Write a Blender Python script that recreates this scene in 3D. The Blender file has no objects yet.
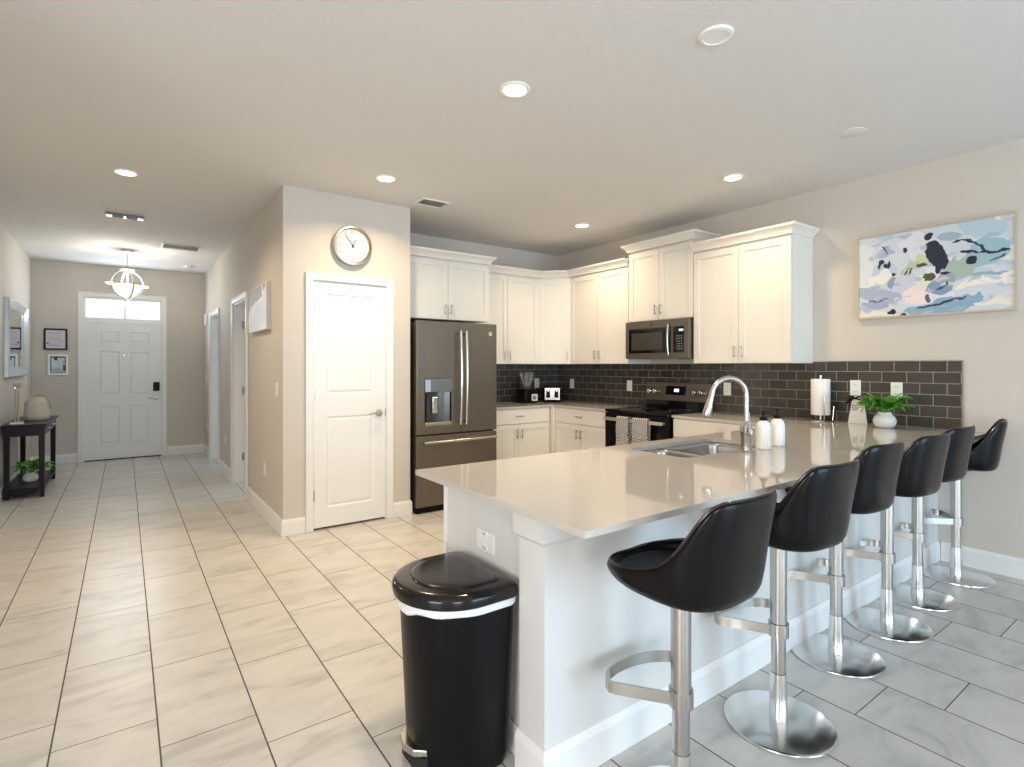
import bpy, bmesh, math, random
import numpy as np
from mathutils import Vector, Matrix
random.seed(7)
PI = math.pi
scene = bpy.context.scene
col = scene.collection

# ------------------------------------------------------------------ camera
CAMH = 1.33
cam_d = bpy.data.cameras.new('camera')
cam = bpy.data.objects.new('camera', cam_d)
col.objects.link(cam)
cam.location = (0, 0, CAMH)
cam.rotation_euler = (PI / 2, 0, -0.6231)
cam_d.sensor_fit = 'HORIZONTAL'
cam_d.sensor_width = 36.0
cam_d.lens = 539.35 / 1024 * 36.0
cam_d.shift_y = (366.25 - 383.5) / 1024
cam_d.clip_start = 0.02
scene.camera = cam

# ------------------------------------------------------------------ view, world
vs = scene.view_settings
vs.view_transform = 'Standard'
vs.look = 'None'
vs.exposure = 0.10
vs.gamma = 1.0
vs.use_curve_mapping = False
scene.cycles.max_bounces = 10
scene.cycles.diffuse_bounces = 6
scene.cycles.sample_clamp_indirect = 6.0
scene.cycles.blur_glossy = 0.6
scene.cycles.use_denoising = True
scene.cycles.caustics_reflective = False
scene.cycles.caustics_refractive = False

world = bpy.data.worlds.new('sky')
scene.world = world
world.use_nodes = True
bg = world.node_tree.nodes['Background']
bg.inputs[0].default_value = (0.72, 0.86, 1.0, 1)
bg.inputs[1].default_value = 1.6

COOL = (0.50, 0.77, 1.0)
WARM = (1.0, 0.77, 0.49)
CEIL = 2.75

def area(name, loc, rot, sx, sy, power, color, shape='RECTANGLE', spread=PI):
    l = bpy.data.lights.new(name, 'AREA')
    l.shape = shape
    l.size = sx
    if shape in ('RECTANGLE', 'ELLIPSE'):
        l.size_y = sy
    l.energy = power
    l.color = color
    l.spread = spread
    o = bpy.data.objects.new(name, l)
    col.objects.link(o)
    o.location = loc
    o.rotation_euler = rot
    return o

# daylight coming in through the sliding doors and windows of the living room behind the camera
area('daylight_sliding_door', (2.9, -4.50, 1.2), (PI / 2, 0, 0), 2.9, 2.2, 155, COOL)
area('daylight_living_window', (-1.4, -4.50, 1.4), (PI / 2, 0, 0), 1.7, 1.5, 95, (0.95, 0.96, 1.0))
area('daylight_side_window', (-3.40, -1.0, 1.4), (0, -PI / 2, 0), 1.5, 2.2, 118, (1.0, 0.97, 0.93))
area('daylight_transom', (0, 9.50, 2.15), (-PI / 2, 0, 0), 0.85, 0.25, 13, (0.8, 0.9, 1.0))
area('daylight_bedroom', (3.0, 9.45, 1.5), (-PI / 2, 0, 0), 1.3, 1.3, 45, COOL)
area('daylight_study', (4.50, 6.3, 1.5), (0, PI / 2, 0), 1.3, 1.3, 40, COOL)

# ------------------------------------------------------------------ materials
MATS = {}
def mat(name, color, rough=0.5, metal=0.0, coat=0.0, noise=0.0, nscale=8.0, bump=0.0, bscale=60.0,
        spec=0.5, trans=0.0, emit=None, estr=0.0, aniso=0.0, bdist=0.002):
    if name in MATS:
        return MATS[name]
    m = bpy.data.materials.new(name)
    m.use_nodes = True
    nt = m.node_tree
    p = nt.nodes['Principled BSDF']
    c = tuple(color) + (1,)
    p.inputs['Base Color'].default_value = c
    p.inputs['Roughness'].default_value = rough
    p.inputs['Metallic'].default_value = metal
    p.inputs['Coat Weight'].default_value = coat
    p.inputs['Coat Roughness'].default_value = 0.05
    p.inputs['Specular IOR Level'].default_value = spec
    p.inputs['Transmission Weight'].default_value = trans
    p.inputs['Anisotropic'].default_value = aniso
    if emit:
        p.inputs['Emission Color'].default_value = tuple(emit) + (1,)
        p.inputs['Emission Strength'].default_value = estr
    tc = nt.nodes.new('ShaderNodeTexCoord')
    n = nt.nodes.new('ShaderNodeTexNoise')
    n.inputs['Scale'].default_value = nscale
    n.inputs['Detail'].default_value = 4
    nt.links.new(tc.outputs['Object'], n.inputs['Vector'])
    mx = nt.nodes.new('ShaderNodeMix')
    mx.data_type = 'RGBA'
    k = max(noise, 0.01)
    mx.inputs[6].default_value = tuple(x * (1 - k) for x in color) + (1,)
    mx.inputs[7].default_value = tuple(min(1, x * (1 + k)) for x in color) + (1,)
    nt.links.new(n.outputs['Fac'], mx.inputs[0])
    nt.links.new(mx.outputs[2], p.inputs['Base Color'])
    if bump > 0:
        n2 = nt.nodes.new('ShaderNodeTexNoise')
        n2.inputs['Scale'].default_value = bscale
        n2.inputs['Detail'].default_value = 3
        nt.links.new(tc.outputs['Object'], n2.inputs['Vector'])
        b = nt.nodes.new('ShaderNodeBump')
        b.inputs['Strength'].default_value = bump
        b.inputs['Distance'].default_value = bdist
        nt.links.new(n2.outputs['Fac'], b.inputs['Height'])
        nt.links.new(b.outputs['Normal'], p.inputs['Normal'])
    MATS[name] = m
    return m

def M_(nt, op, a, b=None, c=None):
    n = nt.nodes.new('ShaderNodeMath')
    n.operation = op
    for i, v in enumerate((a, b, c)):
        if v is None:
            continue
        if isinstance(v, (int, float)):
            n.inputs[i].default_value = v
        else:
            nt.links.new(v, n.inputs[i])
    return n.outputs[0]

def floor_material():
    m = bpy.data.materials.new('porcelain_tile')
    m.use_nodes = True
    nt = m.node_tree
    p = nt.nodes['Principled BSDF']
    tc = nt.nodes.new('ShaderNodeTexCoord')
    sp = nt.nodes.new('ShaderNodeSeparateXYZ')
    nt.links.new(tc.outputs['Object'], sp.inputs[0])
    x, y = sp.outputs[0], sp.outputs[1]
    W, L = 0.3090, 0.6070
    xs = M_(nt, 'DIVIDE', M_(nt, 'SUBTRACT', x, -0.2085), W)
    k = M_(nt, 'FLOOR', xs)
    fx = M_(nt, 'FRACT', xs)
    ys = M_(nt, 'DIVIDE', M_(nt, 'ADD', M_(nt, 'SUBTRACT', y, 2.432), M_(nt, 'MULTIPLY', k, 0.1905)), L)
    j = M_(nt, 'FLOOR', ys)
    fy = M_(nt, 'FRACT', ys)
    dx = M_(nt, 'MULTIPLY', M_(nt, 'MINIMUM', fx, M_(nt, 'SUBTRACT', 1.0, fx)), W)
    dy = M_(nt, 'MULTIPLY', M_(nt, 'MINIMUM', fy, M_(nt, 'SUBTRACT', 1.0, fy)), L)
    gx = M_(nt, 'LESS_THAN', dx, 0.0028)
    gy = M_(nt, 'LESS_THAN', dy, 0.0020)
    g = M_(nt, 'MAXIMUM', gx, gy)
    # per tile offset of the marbling
    cb = nt.nodes.new('ShaderNodeCombineXYZ')
    nt.links.new(M_(nt, 'MULTIPLY', k, 3.17), cb.inputs[0])
    nt.links.new(M_(nt, 'MULTIPLY', j, 5.31), cb.inputs[1])
    nt.links.new(M_(nt, 'ADD', M_(nt, 'MULTIPLY', k, 1.7), M_(nt, 'MULTIPLY', j, 2.9)), cb.inputs[2])
    va = nt.nodes.new('ShaderNodeVectorMath')
    va.operation = 'ADD'
    nt.links.new(tc.outputs['Object'], va.inputs[0])
    nt.links.new(cb.outputs[0], va.inputs[1])
    mp = nt.nodes.new('ShaderNodeMapping')
    mp.inputs['Rotation'].default_value = (0, 0, 0.6)
    mp.inputs['Scale'].default_value = (1.0, 2.6, 1.0)
    nt.links.new(va.outputs[0], mp.inputs[0])
    n = nt.nodes.new('ShaderNodeTexNoise')
    n.inputs['Scale'].default_value = 2.6
    n.inputs['Detail'].default_value = 6
    n.inputs['Roughness'].default_value = 0.55
    n.inputs['Distortion'].default_value = 1.1
    nt.links.new(mp.outputs[0], n.inputs['Vector'])
    cr = nt.nodes.new('ShaderNodeValToRGB')
    e = cr.color_ramp.elements
    e[0].position = 0.30
    e[0].color = (0.44, 0.425, 0.405, 1)
    e[1].position = 0.66
    e[1].color = (0.625, 0.60, 0.56, 1)
    em = cr.color_ramp.elements.new(0.47)
    em.color = (0.565, 0.545, 0.515, 1)
    nt.links.new(n.outputs['Fac'], cr.inputs[0])
    mx = nt.nodes.new('ShaderNodeMix')
    mx.data_type = 'RGBA'
    nt.links.new(g, mx.inputs[0])
    nt.links.new(cr.outputs[0], mx.inputs[6])
    mx.inputs[7].default_value = (0.085, 0.075, 0.065, 1)
    nt.links.new(mx.outputs[2], p.inputs['Base Color'])
    p.inputs['Specular IOR Level'].default_value = 0.45
    nt.links.new(M_(nt, 'ADD', 0.30, M_(nt, 'MULTIPLY', g, 0.6)), p.inputs['Roughness'])
    b = nt.nodes.new('ShaderNodeBump')
    b.inputs['Strength'].default_value = 0.6
    b.inputs['Distance'].default_value = 0.002
    b.invert = True
    nt.links.new(g, b.inputs['Height'])
    return m

def subway_material(name, axis, origin):
    """3x6 in glossy dark tile, running bond; axis 0 = along x, 1 = along y."""
    m = bpy.data.materials.new(name)
    m.use_nodes = True
    nt = m.node_tree
    p = nt.nodes['Principled BSDF']
    tc = nt.nodes.new('ShaderNodeTexCoord')
    sp = nt.nodes.new('ShaderNodeSeparateXYZ')
    nt.links.new(tc.outputs['Object'], sp.inputs[0])
    a, z = sp.outputs[axis], sp.outputs[2]
    zs = M_(nt, 'DIVIDE', M_(nt, 'SUBTRACT', z, 0.9 + 0.001), 0.0777)
    r = M_(nt, 'FLOOR', zs)
    fz = M_(nt, 'FRACT', zs)
    off = M_(nt, 'MULTIPLY', M_(nt, 'MODULO', M_(nt, 'ADD', r, 100.0), 2.0), 0.5)
    as_ = M_(nt, 'ADD', M_(nt, 'DIVIDE', M_(nt, 'SUBTRACT', a, origin), 0.156), off)
    c = M_(nt, 'FLOOR', as_)
    fa = M_(nt, 'FRACT', as_)
    da = M_(nt, 'MULTIPLY', M_(nt, 'MINIMUM', fa, M_(nt, 'SUBTRACT', 1.0, fa)), 0.156)
    dz = M_(nt, 'MULTIPLY', M_(nt, 'MINIMUM', fz, M_(nt, 'SUBTRACT', 1.0, fz)), 0.0777)
    d = M_(nt, 'MINIMUM', da, dz)
    g = M_(nt, 'LESS_THAN', d, 0.0021)
    wn = nt.nodes.new('ShaderNodeTexWhiteNoise')
    wn.noise_dimensions = '2D'
    cb = nt.nodes.new('ShaderNodeCombineXYZ')
    nt.links.new(r, cb.inputs[0])
    nt.links.new(c, cb.inputs[1])
    nt.links.new(cb.outputs[0], wn.inputs['Vector'])
    mt = nt.nodes.new('ShaderNodeMix')
    mt.data_type = 'RGBA'
    mt.inputs[6].default_value = (0.050, 0.044, 0.038, 1)
    mt.inputs[7].default_value = (0.074, 0.065, 0.055, 1)
    nt.links.new(wn.outputs['Value'], mt.inputs[0])
    mx = nt.nodes.new('ShaderNodeMix')
    mx.data_type = 'RGBA'
    nt.links.new(g, mx.inputs[0])
    nt.links.new(mt.outputs[2], mx.inputs[6])
    mx.inputs[7].default_value = (0.30, 0.285, 0.26, 1)
    nt.links.new(mx.outputs[2], p.inputs['Base Color'])
    nt.links.new(M_(nt, 'ADD', 0.14, M_(nt, 'MULTIPLY', g, 0.6)), p.inputs['Roughness'])
    b = nt.nodes.new('ShaderNodeBump')
    b.inputs['Strength'].default_value = 0.5
    b.inputs['Distance'].default_value = 0.002
    mr = nt.nodes.new('ShaderNodeMapRange')
    mr.inputs['From Min'].default_value = 0.001
    mr.inputs['From Max'].default_value = 0.006
    nt.links.new(d, mr.inputs['Value'])
    nt.links.new(mr.outputs[0], b.inputs['Height'])
    nt.links.new(b.outputs['Normal'], p.inputs['Normal'])
    return m

def towel_material():
    m = bpy.data.materials.new('checked_cloth')
    m.use_nodes = True
    nt = m.node_tree
    p = nt.nodes['Principled BSDF']
    tc = nt.nodes.new('ShaderNodeTexCoord')
    ck = nt.nodes.new('ShaderNodeTexChecker')
    ck.inputs['Scale'].default_value = 85
    ck.inputs['Color1'].default_value = (0.72, 0.70, 0.66, 1)
    ck.inputs['Color2'].default_value = (0.035, 0.035, 0.04, 1)
    nt.links.new(tc.outputs['Object'], ck.inputs['Vector'])
    nt.links.new(ck.outputs[0], p.inputs['Base Color'])
    p.inputs['Roughness'].default_value = 0.9
    return m

M_wall = mat('greige_wall_paint', (0.60, 0.555, 0.50), 0.75, bump=0.10, bscale=220, bdist=0.001)
M_ceil = mat('ceiling_paint', (0.72, 0.705, 0.69), 0.9, bump=0.35, bscale=70, bdist=0.003)
M_trim = mat('white_trim_paint', (0.80, 0.80, 0.79), 0.35)
M_door = mat('white_door_paint', (0.80, 0.80, 0.80), 0.38)
M_cab = mat('white_cabinet_paint', (0.77, 0.74, 0.685), 0.4)
M_cabin = mat('cabinet_interior', (0.35, 0.33, 0.29), 0.6)
M_knee = mat('knee_wall_paint', (0.66, 0.655, 0.64), 0.6, bump=0.08, bscale=200, bdist=0.001)
M_steel = mat('brushed_steel', (0.52, 0.505, 0.48), 0.24, 1.0, noise=0.04, nscale=30)
M_chrome = mat('chrome', (0.74, 0.735, 0.72), 0.20, 1.0)
M_nickel = mat('satin_nickel', (0.50, 0.47, 0.42), 0.28, 1.0)
M_slate = mat('slate_finish_metal', (0.185, 0.160, 0.130), 0.34, 0.75, noise=0.03)
M_black = mat('black_plastic', (0.004, 0.004, 0.0045), 0.36, spec=.16)
M_blackgloss = mat('black_glass', (0.006, 0.006, 0.007), 0.06)
M_leather = mat('black_faux_leather', (0.0045, 0.0032, 0.004), 0.30, spec=0.10, coat=0.2, bump=0.10, bscale=300, bdist=0.0006)
M_piping = mat('leather_piping', (0.02, 0.014, 0.012), 0.22, spec=.4)
M_quartz = mat('greige_quartz', (0.525, 0.49, 0.455), 0.045, noise=0.03, nscale=120)
M_white = mat('white_plastic', (0.82, 0.82, 0.80), 0.3)
M_ceramic = mat('white_ceramic', (0.82, 0.82, 0.81), 0.15)
M_paper = mat('white_paper', (0.85, 0.84, 0.82), 0.8, bump=0.3, bscale=90)
M_sinks = mat('sink_steel', (0.42, 0.41, 0.40), 0.22, 1.0)
M_leaf = mat('green_leaf', (0.075, 0.27, 0.035), 0.4, noise=0.6, nscale=25)
M_leaf2 = mat('light_green_leaf', (0.22, 0.46, 0.08), 0.4, noise=0.4, nscale=25)
M_soil = mat('soil', (0.05, 0.035, 0.02), 0.9)
M_espresso = mat('espresso_wood', (0.012, 0.006, 0.013), 0.35, noise=0.3, nscale=12, spec=.2)
M_gold = mat('gold_metal', (0.62, 0.48, 0.24), 0.28, 1.0)
M_silverframe = mat('silver_frame', (0.68, 0.72, 0.76), 0.25, 0.6)
M_mirror = mat('mirror_glass', (0.85, 0.87, 0.88), 0.02, 1.0)
M_glow = mat('lamp_diffuser', (1, 0.95, 0.85), 0.5, emit=(1.0, 0.86, 0.66), estr=9.0)
M_globe = mat('frosted_bowl_glass', (0.9, 0.88, 0.8), 0.4, emit=(1.0, 0.88, 0.62), estr=1.2)
M_canrim = mat('warm_white_can_trim', (0.85, 0.82, 0.76), 0.5)
M_dark = mat('dark_gap', (0.01, 0.01, 0.01), 0.8)
M_grey = mat('grey_plastic', (0.22, 0.22, 0.22), 0.9)
M_lid = mat('trash_lid_plastic', (0.010, 0.008, 0.008), 0.14, spec=.35)
M_bag = mat('white_bin_liner', (0.75, 0.78, 0.82), 0.35)
M_jug = mat('ribbed_stoneware', (0.62, 0.56, 0.47), 0.6, noise=0.12, nscale=20)
M_rope = mat('tan_rope', (0.45, 0.34, 0.22), 0.9)
M_oak = mat('light_wood_frame', (0.52, 0.45, 0.36), 0.45, noise=0.1)
M_tan = mat('tan_board', (0.62, 0.55, 0.46), 0.6)
M_display = mat('lit_display', (0.05, 0.05, 0.05), 0.3, emit=(0.8, 0.95, 1.0), estr=1.5)
M_vent = mat('white_vent', (0.78, 0.77, 0.75), 0.5)
M_bulbglass = mat('clear_glass', (0.9, 0.95, 0.95), 0.03, trans=0.95)
M_floor = floor_material()
M_towel = towel_material()

def pane_material():
    m = bpy.data.materials.new('window_glass')
    m.use_nodes = True
    nt = m.node_tree
    nt.nodes.remove(nt.nodes['Principled BSDF'])
    out = nt.nodes['Material Output']
    t = nt.nodes.new('ShaderNodeBsdfTransparent')
    g = nt.nodes.new('ShaderNodeBsdfGlossy')
    g.inputs['Roughness'].default_value = 0.02
    mx = nt.nodes.new('ShaderNodeMixShader')
    mx.inputs[0].default_value = 0.06
    nt.links.new(t.outputs[0], mx.inputs[1])
    nt.links.new(g.outputs[0], mx.inputs[2])
    nt.links.new(mx.outputs[0], out.inputs[0])
    return m
M_pane = pane_material()

# ------------------------------------------------------------------ mesh builder
class MB:
    def __init__(self):
        self.bm = bmesh.new()

    def _add(self, verts, faces):
        vs_ = [self.bm.verts.new(v) for v in verts]
        out = []
        for f in faces:
            try:
                out.append(self.bm.faces.new([vs_[i] for i in f]))
            except ValueError:
                pass
        return vs_, out

    def box(self, x0, x1, y0, y1, z0, z1, bev=0.0, seg=2):
        x0, x1 = sorted((x0, x1)); y0, y1 = sorted((y0, y1)); z0, z1 = sorted((z0, z1))
        v = [(x0, y0, z0), (x1, y0, z0), (x1, y1, z0), (x0, y1, z0), (x0, y0, z1), (x1, y0, z1), (x1, y1, z1), (x0, y1, z1)]
        f = [(0, 3, 2, 1), (4, 5, 6, 7), (0, 1, 5, 4), (1, 2, 6, 5), (2, 3, 7, 6), (3, 0, 4, 7)]
        vs_, fs = self._add(v, f)
        if bev > 0:
            es = list({e for fc in fs for e in fc.edges})
            bmesh.ops.bevel(self.bm, geom=es, offset=bev, segments=seg, profile=0.5, affect='EDGES')
        return self

    def prism(self, pts, z0, z1, axis='z', bev=0.0):
        """closed polygon pts (2D) extruded; axis z: (x,y); y: pts=(x,z) extruded in y; x: pts=(y,z)."""
        n = len(pts)
        def P(p, h):
            if axis == 'z': return (p[0], p[1], h)
            if axis == 'y': return (p[0], h, p[1])
            return (h, p[0], p[1])
        v = [P(p, z0) for p in pts] + [P(p, z1) for p in pts]
        f = [tuple(range(n))[::-1], tuple(range(n, 2 * n))] + [(i, (i + 1) % n, n + (i + 1) % n, n + i) for i in range(n)]
        vs_, fs = self._add(v, f)
        if bev > 0:
            es = [e for e in {e for fc in fs for e in fc.edges}]
            bmesh.ops.bevel(self.bm, geom=es, offset=bev, segments=2, profile=0.5, affect='EDGES')
        return self

    def plate(self, outer, holes, h0, h1, axis='z'):
        """polygon with holes, given thickness from h0 to h1 along axis."""
        b = bmesh.new()
        es = []
        def P(p, h):
            if axis == 'z': return (p[0], p[1], h)
            if axis == 'y': return (p[0], h, p[1])
            return (h, p[0], p[1])
        for loop in [outer] + list(holes):
            vs_ = [b.verts.new(P(p, h0)) for p in loop]
            for i in range(len(vs_)):
                es.append(b.edges.new((vs_[i], vs_[(i + 1) % len(vs_)])))
        r = bmesh.ops.triangle_fill(b, use_beauty=True, use_dissolve=False, edges=es)
        fs = [g for g in r['geom'] if isinstance(g, bmesh.types.BMFace)]
        ex = bmesh.ops.extrude_face_region(b, geom=fs)
        nv = [g for g in ex['geom'] if isinstance(g, bmesh.types.BMVert)]
        d = {'z': (0, 0, h1 - h0), 'y': (0, h1 - h0, 0), 'x': (h1 - h0, 0, 0)}[axis]
        bmesh.ops.translate(b, verts=nv, vec=d)
        bmesh.ops.recalc_face_normals(b, faces=b.faces)
        me = bpy.data.meshes.new('tmp')
        b.to_mesh(me); b.free()
        self.bm.from_mesh(me)
        bpy.data.meshes.remove(me)
        return self

    def tube(self, path, r, n=12, closed=False, flat=None):
        """tube along path; r may be a list; flat=(rx,rz): elliptical/flat section"""
        pts = [Vector(p) for p in path]
        N = len(pts)
        rs = r if isinstance(r, (list, tuple)) else [r] * N
        rings = []
        prev = None
        for i, p in enumerate(pts):
            if closed:
                t = pts[(i + 1) % N] - pts[i - 1]
            else:
                t = pts[min(i + 1, N - 1)] - pts[max(i - 1, 0)]
            t.normalize()
            if prev is None:
                up = Vector((0, 0, 1)) if abs(t.z) < 0.9 else Vector((1, 0, 0))
                a = t.cross(up).normalized()
            else:
                a = (prev - t * prev.dot(t)).normalized()
            prev = a
            bb = t.cross(a)
            ring = []
            for k in range(n):
                th = 2 * PI * k / n
                if flat:
                    ring.append(self.bm.verts.new(p + a * math.cos(th) * flat[0] + Vector((0, 0, 1)) * math.sin(th) * flat[1]))
                else:
                    ring.append(self.bm.verts.new(p + (a * math.cos(th) + bb * math.sin(th)) * rs[i]))
            rings.append(ring)
        m = N if closed else N - 1
        for i in range(m):
            A, B = rings[i], rings[(i + 1) % N]
            for k in range(n):
                self.bm.faces.new((A[k], A[(k + 1) % n], B[(k + 1) % n], B[k]))
        if not closed:
            self.bm.faces.new(rings[0][::-1]); self.bm.faces.new(rings[-1])
        return self

    def band(self, path, w, t, closed=False):
        """flat upright strap: section height w (z), thickness t, along a path in xy."""
        pts = [Vector(p) for p in path]
        N = len(pts)
        rings = []
        for i, p in enumerate(pts):
            d = (pts[(i + 1) % N] - pts[i - 1]) if closed else (pts[min(i + 1, N - 1)] - pts[max(i - 1, 0)])
            d.z = 0; d.normalize()
            nrm = Vector((-d.y, d.x, 0)) * t / 2
            z = Vector((0, 0, w / 2))
            rings.append([self.bm.verts.new(q) for q in (p + nrm - z, p + nrm + z, p - nrm + z, p - nrm - z)])
        m = N if closed else N - 1
        for i in range(m):
            A, B = rings[i], rings[(i + 1) % N]
            for k in range(4):
                self.bm.faces.new((A[k], A[(k + 1) % 4], B[(k + 1) % 4], B[k]))
        if not closed:
            self.bm.faces.new(rings[0][::-1]); self.bm.faces.new(rings[-1])
        return self

    def lathe(self, prof, n=32, center=(0, 0, 0), axis='z', sx=1.0, sy=1.0, ring=False):
        cx, cy, cz = center
        if ring: prof = list(prof) + [prof[0]]
        rings = []
        def P(r, h, th):
            a, b_ = r * math.cos(th) * sx, r * math.sin(th) * sy
            if axis == 'z': return (cx + a, cy + b_, cz + h)
            if axis == 'y': return (cx + a, cy + h, cz + b_)
            return (cx + h, cy + a, cz + b_)
        for r, h in prof:
            if r < 1e-6:
                rings.append([self.bm.verts.new(P(0, h, 0))])
            else:
                rings.append([self.bm.verts.new(P(r, h, 2 * PI * k / n)) for k in range(n)])
        for A, B in zip(rings, rings[1:]):
            if len(A) == 1 and len(B) == 1:
                continue
            for k in range(n):
                if len(A) == 1:
                    self.bm.faces.new((A[0], B[k], B[(k + 1) % n]))
                elif len(B) == 1:
                    self.bm.faces.new((A[k], A[(k + 1) % n], B[0]))
                else:
                    self.bm.faces.new((A[k], A[(k + 1) % n], B[(k + 1) % n], B[k]))
        if ring:
            bmesh.ops.remove_doubles(self.bm, verts=rings[0] + rings[-1], dist=1e-7)
            return self
        if len(rings[0]) > 1: self.bm.faces.new(rings[0][::-1])
        if len(rings[-1]) > 1: self.bm.faces.new(rings[-1])
        return self

    def sweep(self, path, prof, closed=False):
        """mitred sweep of a profile [(out, z)] along an xy polyline; 'out' is to the RIGHT of travel."""
        P = [Vector((p[0], p[1], 0)) for p in path]
        N = len(P)
        rings = []
        for i in range(N):
            if closed or 0 < i < N - 1:
                d0 = (P[i] - P[i - 1]).normalized(); d1 = (P[(i + 1) % N] - P[i]).normalized()
            elif i == 0:
                d0 = d1 = (P[1] - P[0]).normalized()
            else:
                d0 = d1 = (P[-1] - P[-2]).normalized()
            n0 = Vector((d0.y, -d0.x, 0)); n1 = Vector((d1.y, -d1.x, 0))
            m = (n0 + n1)
            m = m / max(1e-6, (m.length ** 2) / 2) if m.length > 1e-6 else n0
            rings.append([self.bm.verts.new(P[i] + m * o + Vector((0, 0, z))) for o, z in prof])
        k = len(prof)
        cnt = N if closed else N - 1
        for i in range(cnt):
            A, B = rings[i], rings[(i + 1) % N]
            for j in range(k):
                self.bm.faces.new((A[j], A[(j + 1) % k], B[(j + 1) % k], B[j]))
        if not closed:
            self.bm.faces.new(rings[0][::-1]); self.bm.faces.new(rings[-1])
        return self

    def xform(self, mtx):
        bmesh.ops.transform(self.bm, matrix=mtx, verts=self.bm.verts)
        return self

    def build(self, name, material, parent=None, smooth=False, loc=None, rotz=None, angle=35, bev=0.0):
        bmesh.ops.recalc_face_normals(self.bm, faces=self.bm.faces)
        me = bpy.data.meshes.new(name)
        self.bm.to_mesh(me); self.bm.free()
        for m in (material if isinstance(material, (list, tuple)) else [material]):
            me.materials.append(m)
        o = bpy.data.objects.new(name, me)
        col.objects.link(o)
        if parent is not None: o.parent = parent
        if loc is not None: o.location = loc
        if rotz is not None: o.rotation_euler = (0, 0, rotz)
        if smooth:
            me.polygons.foreach_set('use_smooth', [True] * len(me.polygons))
            me.set_sharp_from_angle(angle=math.radians(angle))
        if bev > 0:
            b = o.modifiers.new('bevel', 'BEVEL')
            b.width = bev; b.segments = 2; b.limit_method = 'ANGLE'
        return o

def thing(name, label, cat, loc=(0, 0, 0), rotz=0.0, group=None):
    o = bpy.data.objects.new(name, None)
    o.empty_display_size = 0.05
    col.objects.link(o)
    o.location = loc
    o.rotation_euler = (0, 0, rotz)
    o['label'] = label; o['category'] = cat
    if group: o['group'] = group
    return o

def tag(o, label, cat, group=None):
    o['label'] = label; o['category'] = cat
    if group: o['group'] = group
    return o

def struct(o, label=None):
    o['kind'] = 'structure'
    if label: o['label'] = label
    return o

def copy_tree(o, parent=None):
    c = o.copy()
    col.objects.link(c)
    if parent is not None: c.parent = parent
    for ch in list(o.children):
        copy_tree(ch, c)
    return c

def circ(cx, cy, r, n=24):
    return [(cx + r * math.cos(2 * PI * i / n), cy + r * math.sin(2 * PI * i / n)) for i in range(n)]

def rect(x0, x1, y0, y1):
    return [(x0, y0), (x1, y0), (x1, y1), (x0, y1)]

def rrect(x0, x1, y0, y1, r, n=5):
    out = []
    for cx, cy, a0 in ((x1 - r, y0 + r, -PI / 2), (x1 - r, y1 - r, 0), (x0 + r, y1 - r, PI / 2), (x0 + r, y0 + r, PI)):
        for i in range(n + 1):
            a = a0 + PI / 2 * i / n
            out.append((cx + r * math.cos(a), cy + r * math.sin(a)))
    return out

# ------------------------------------------------------------------ room shell
XR, YF, XL, YB = 4.55, 9.55, -3.5, -4.6      # right wall, front wall, left living wall, back wall
YK, YP, XP, XH, XHL = 5.30, 4.465, 2.083, 1.006, -1.0

struct(MB().box(XL - .1, XR + .1, YB - .1, YF + .1, -0.1, 0.0).build('floor', M_floor), 'light greige marbled plank-shaped floor tiles')
struct(MB().box(XL - .1, XR + .1, YB - .1, YF + .1, CEIL, CEIL + .1).build('ceiling', M_ceil))
struct(MB().plate(rect(YB, YF, 0, CEIL), [rect(5.65, 6.95, .85, 2.15)], XR, XR + .1, 'x').build('wall_right', M_wall))
struct(MB().box(XP, XR, YK, YK + .1, 0, CEIL).build('wall_kitchen', M_wall))
struct(MB().plate([(XH, 0), (1.232, 0), (1.232, 2.03), (1.858, 2.03), (1.858, 0), (XP, 0), (XP, CEIL), (XH, CEIL)], [], YP, YP + .1, 'y').build('wall_pantry', M_wall))
struct(MB().box(XP - .1, XP, YP + .1, YK + .1, 0, CEIL).build('wall_pantry_side', M_wall))
struct(MB().plate([(YP + .1, 0), (5.985, 0), (5.985, 2.03), (6.815, 2.03), (6.815, 0), (7.95, 0), (7.95, 2.03), (8.78, 2.03), (8.78, 0),
                   (YF, 0), (YF, CEIL), (YP + .1, CEIL)], [], XH, XH + .11, 'x').build('wall_hall', M_wall))
struct(MB().plate([(XHL, 0), (-.468, 0), (-.468, 2.31), (.457, 2.31), (.457, 0), (XR + .1, 0), (XR + .1, CEIL), (XHL, CEIL)],
                  [rect(2.35, 3.65, .85, 2.15)], YF, YF + .12, 'y').build('wall_front', M_wall))
struct(MB().box(XHL - .1, XHL, 2.0, YF + .12, 0, CEIL).build('wall_left', M_wall))
struct(MB().box(XL, XHL - .1, 2.0, 2.1, 0, CEIL).build('wall_living_far', M_wall))
struct(MB().plate(rect(YB, 2.1, 0, CEIL), [rect(-2.1, 0.1, .65, 2.15)], XL - .1, XL, 'x').build('wall_living_left', M_wall))
struct(MB().plate([(XL, 0), (1.45, 0), (1.45, 2.3), (4.35, 2.3), (4.35, 0), (XR + .1, 0), (XR + .1, CEIL), (XL, CEIL)],
                  [rect(-2.25, -.55, .65, 2.15)], YB - .1, YB, 'y').build('wall_back', M_wall))
struct(MB().box(XH + .11, XR, 7.3, 7.38, 0, CEIL).build('wall_bedroom', M_wall))
struct(MB().box(XH + .11, XP - .1, 5.5, 5.58, 0, CEIL).build('wall_closet', M_wall))

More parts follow.
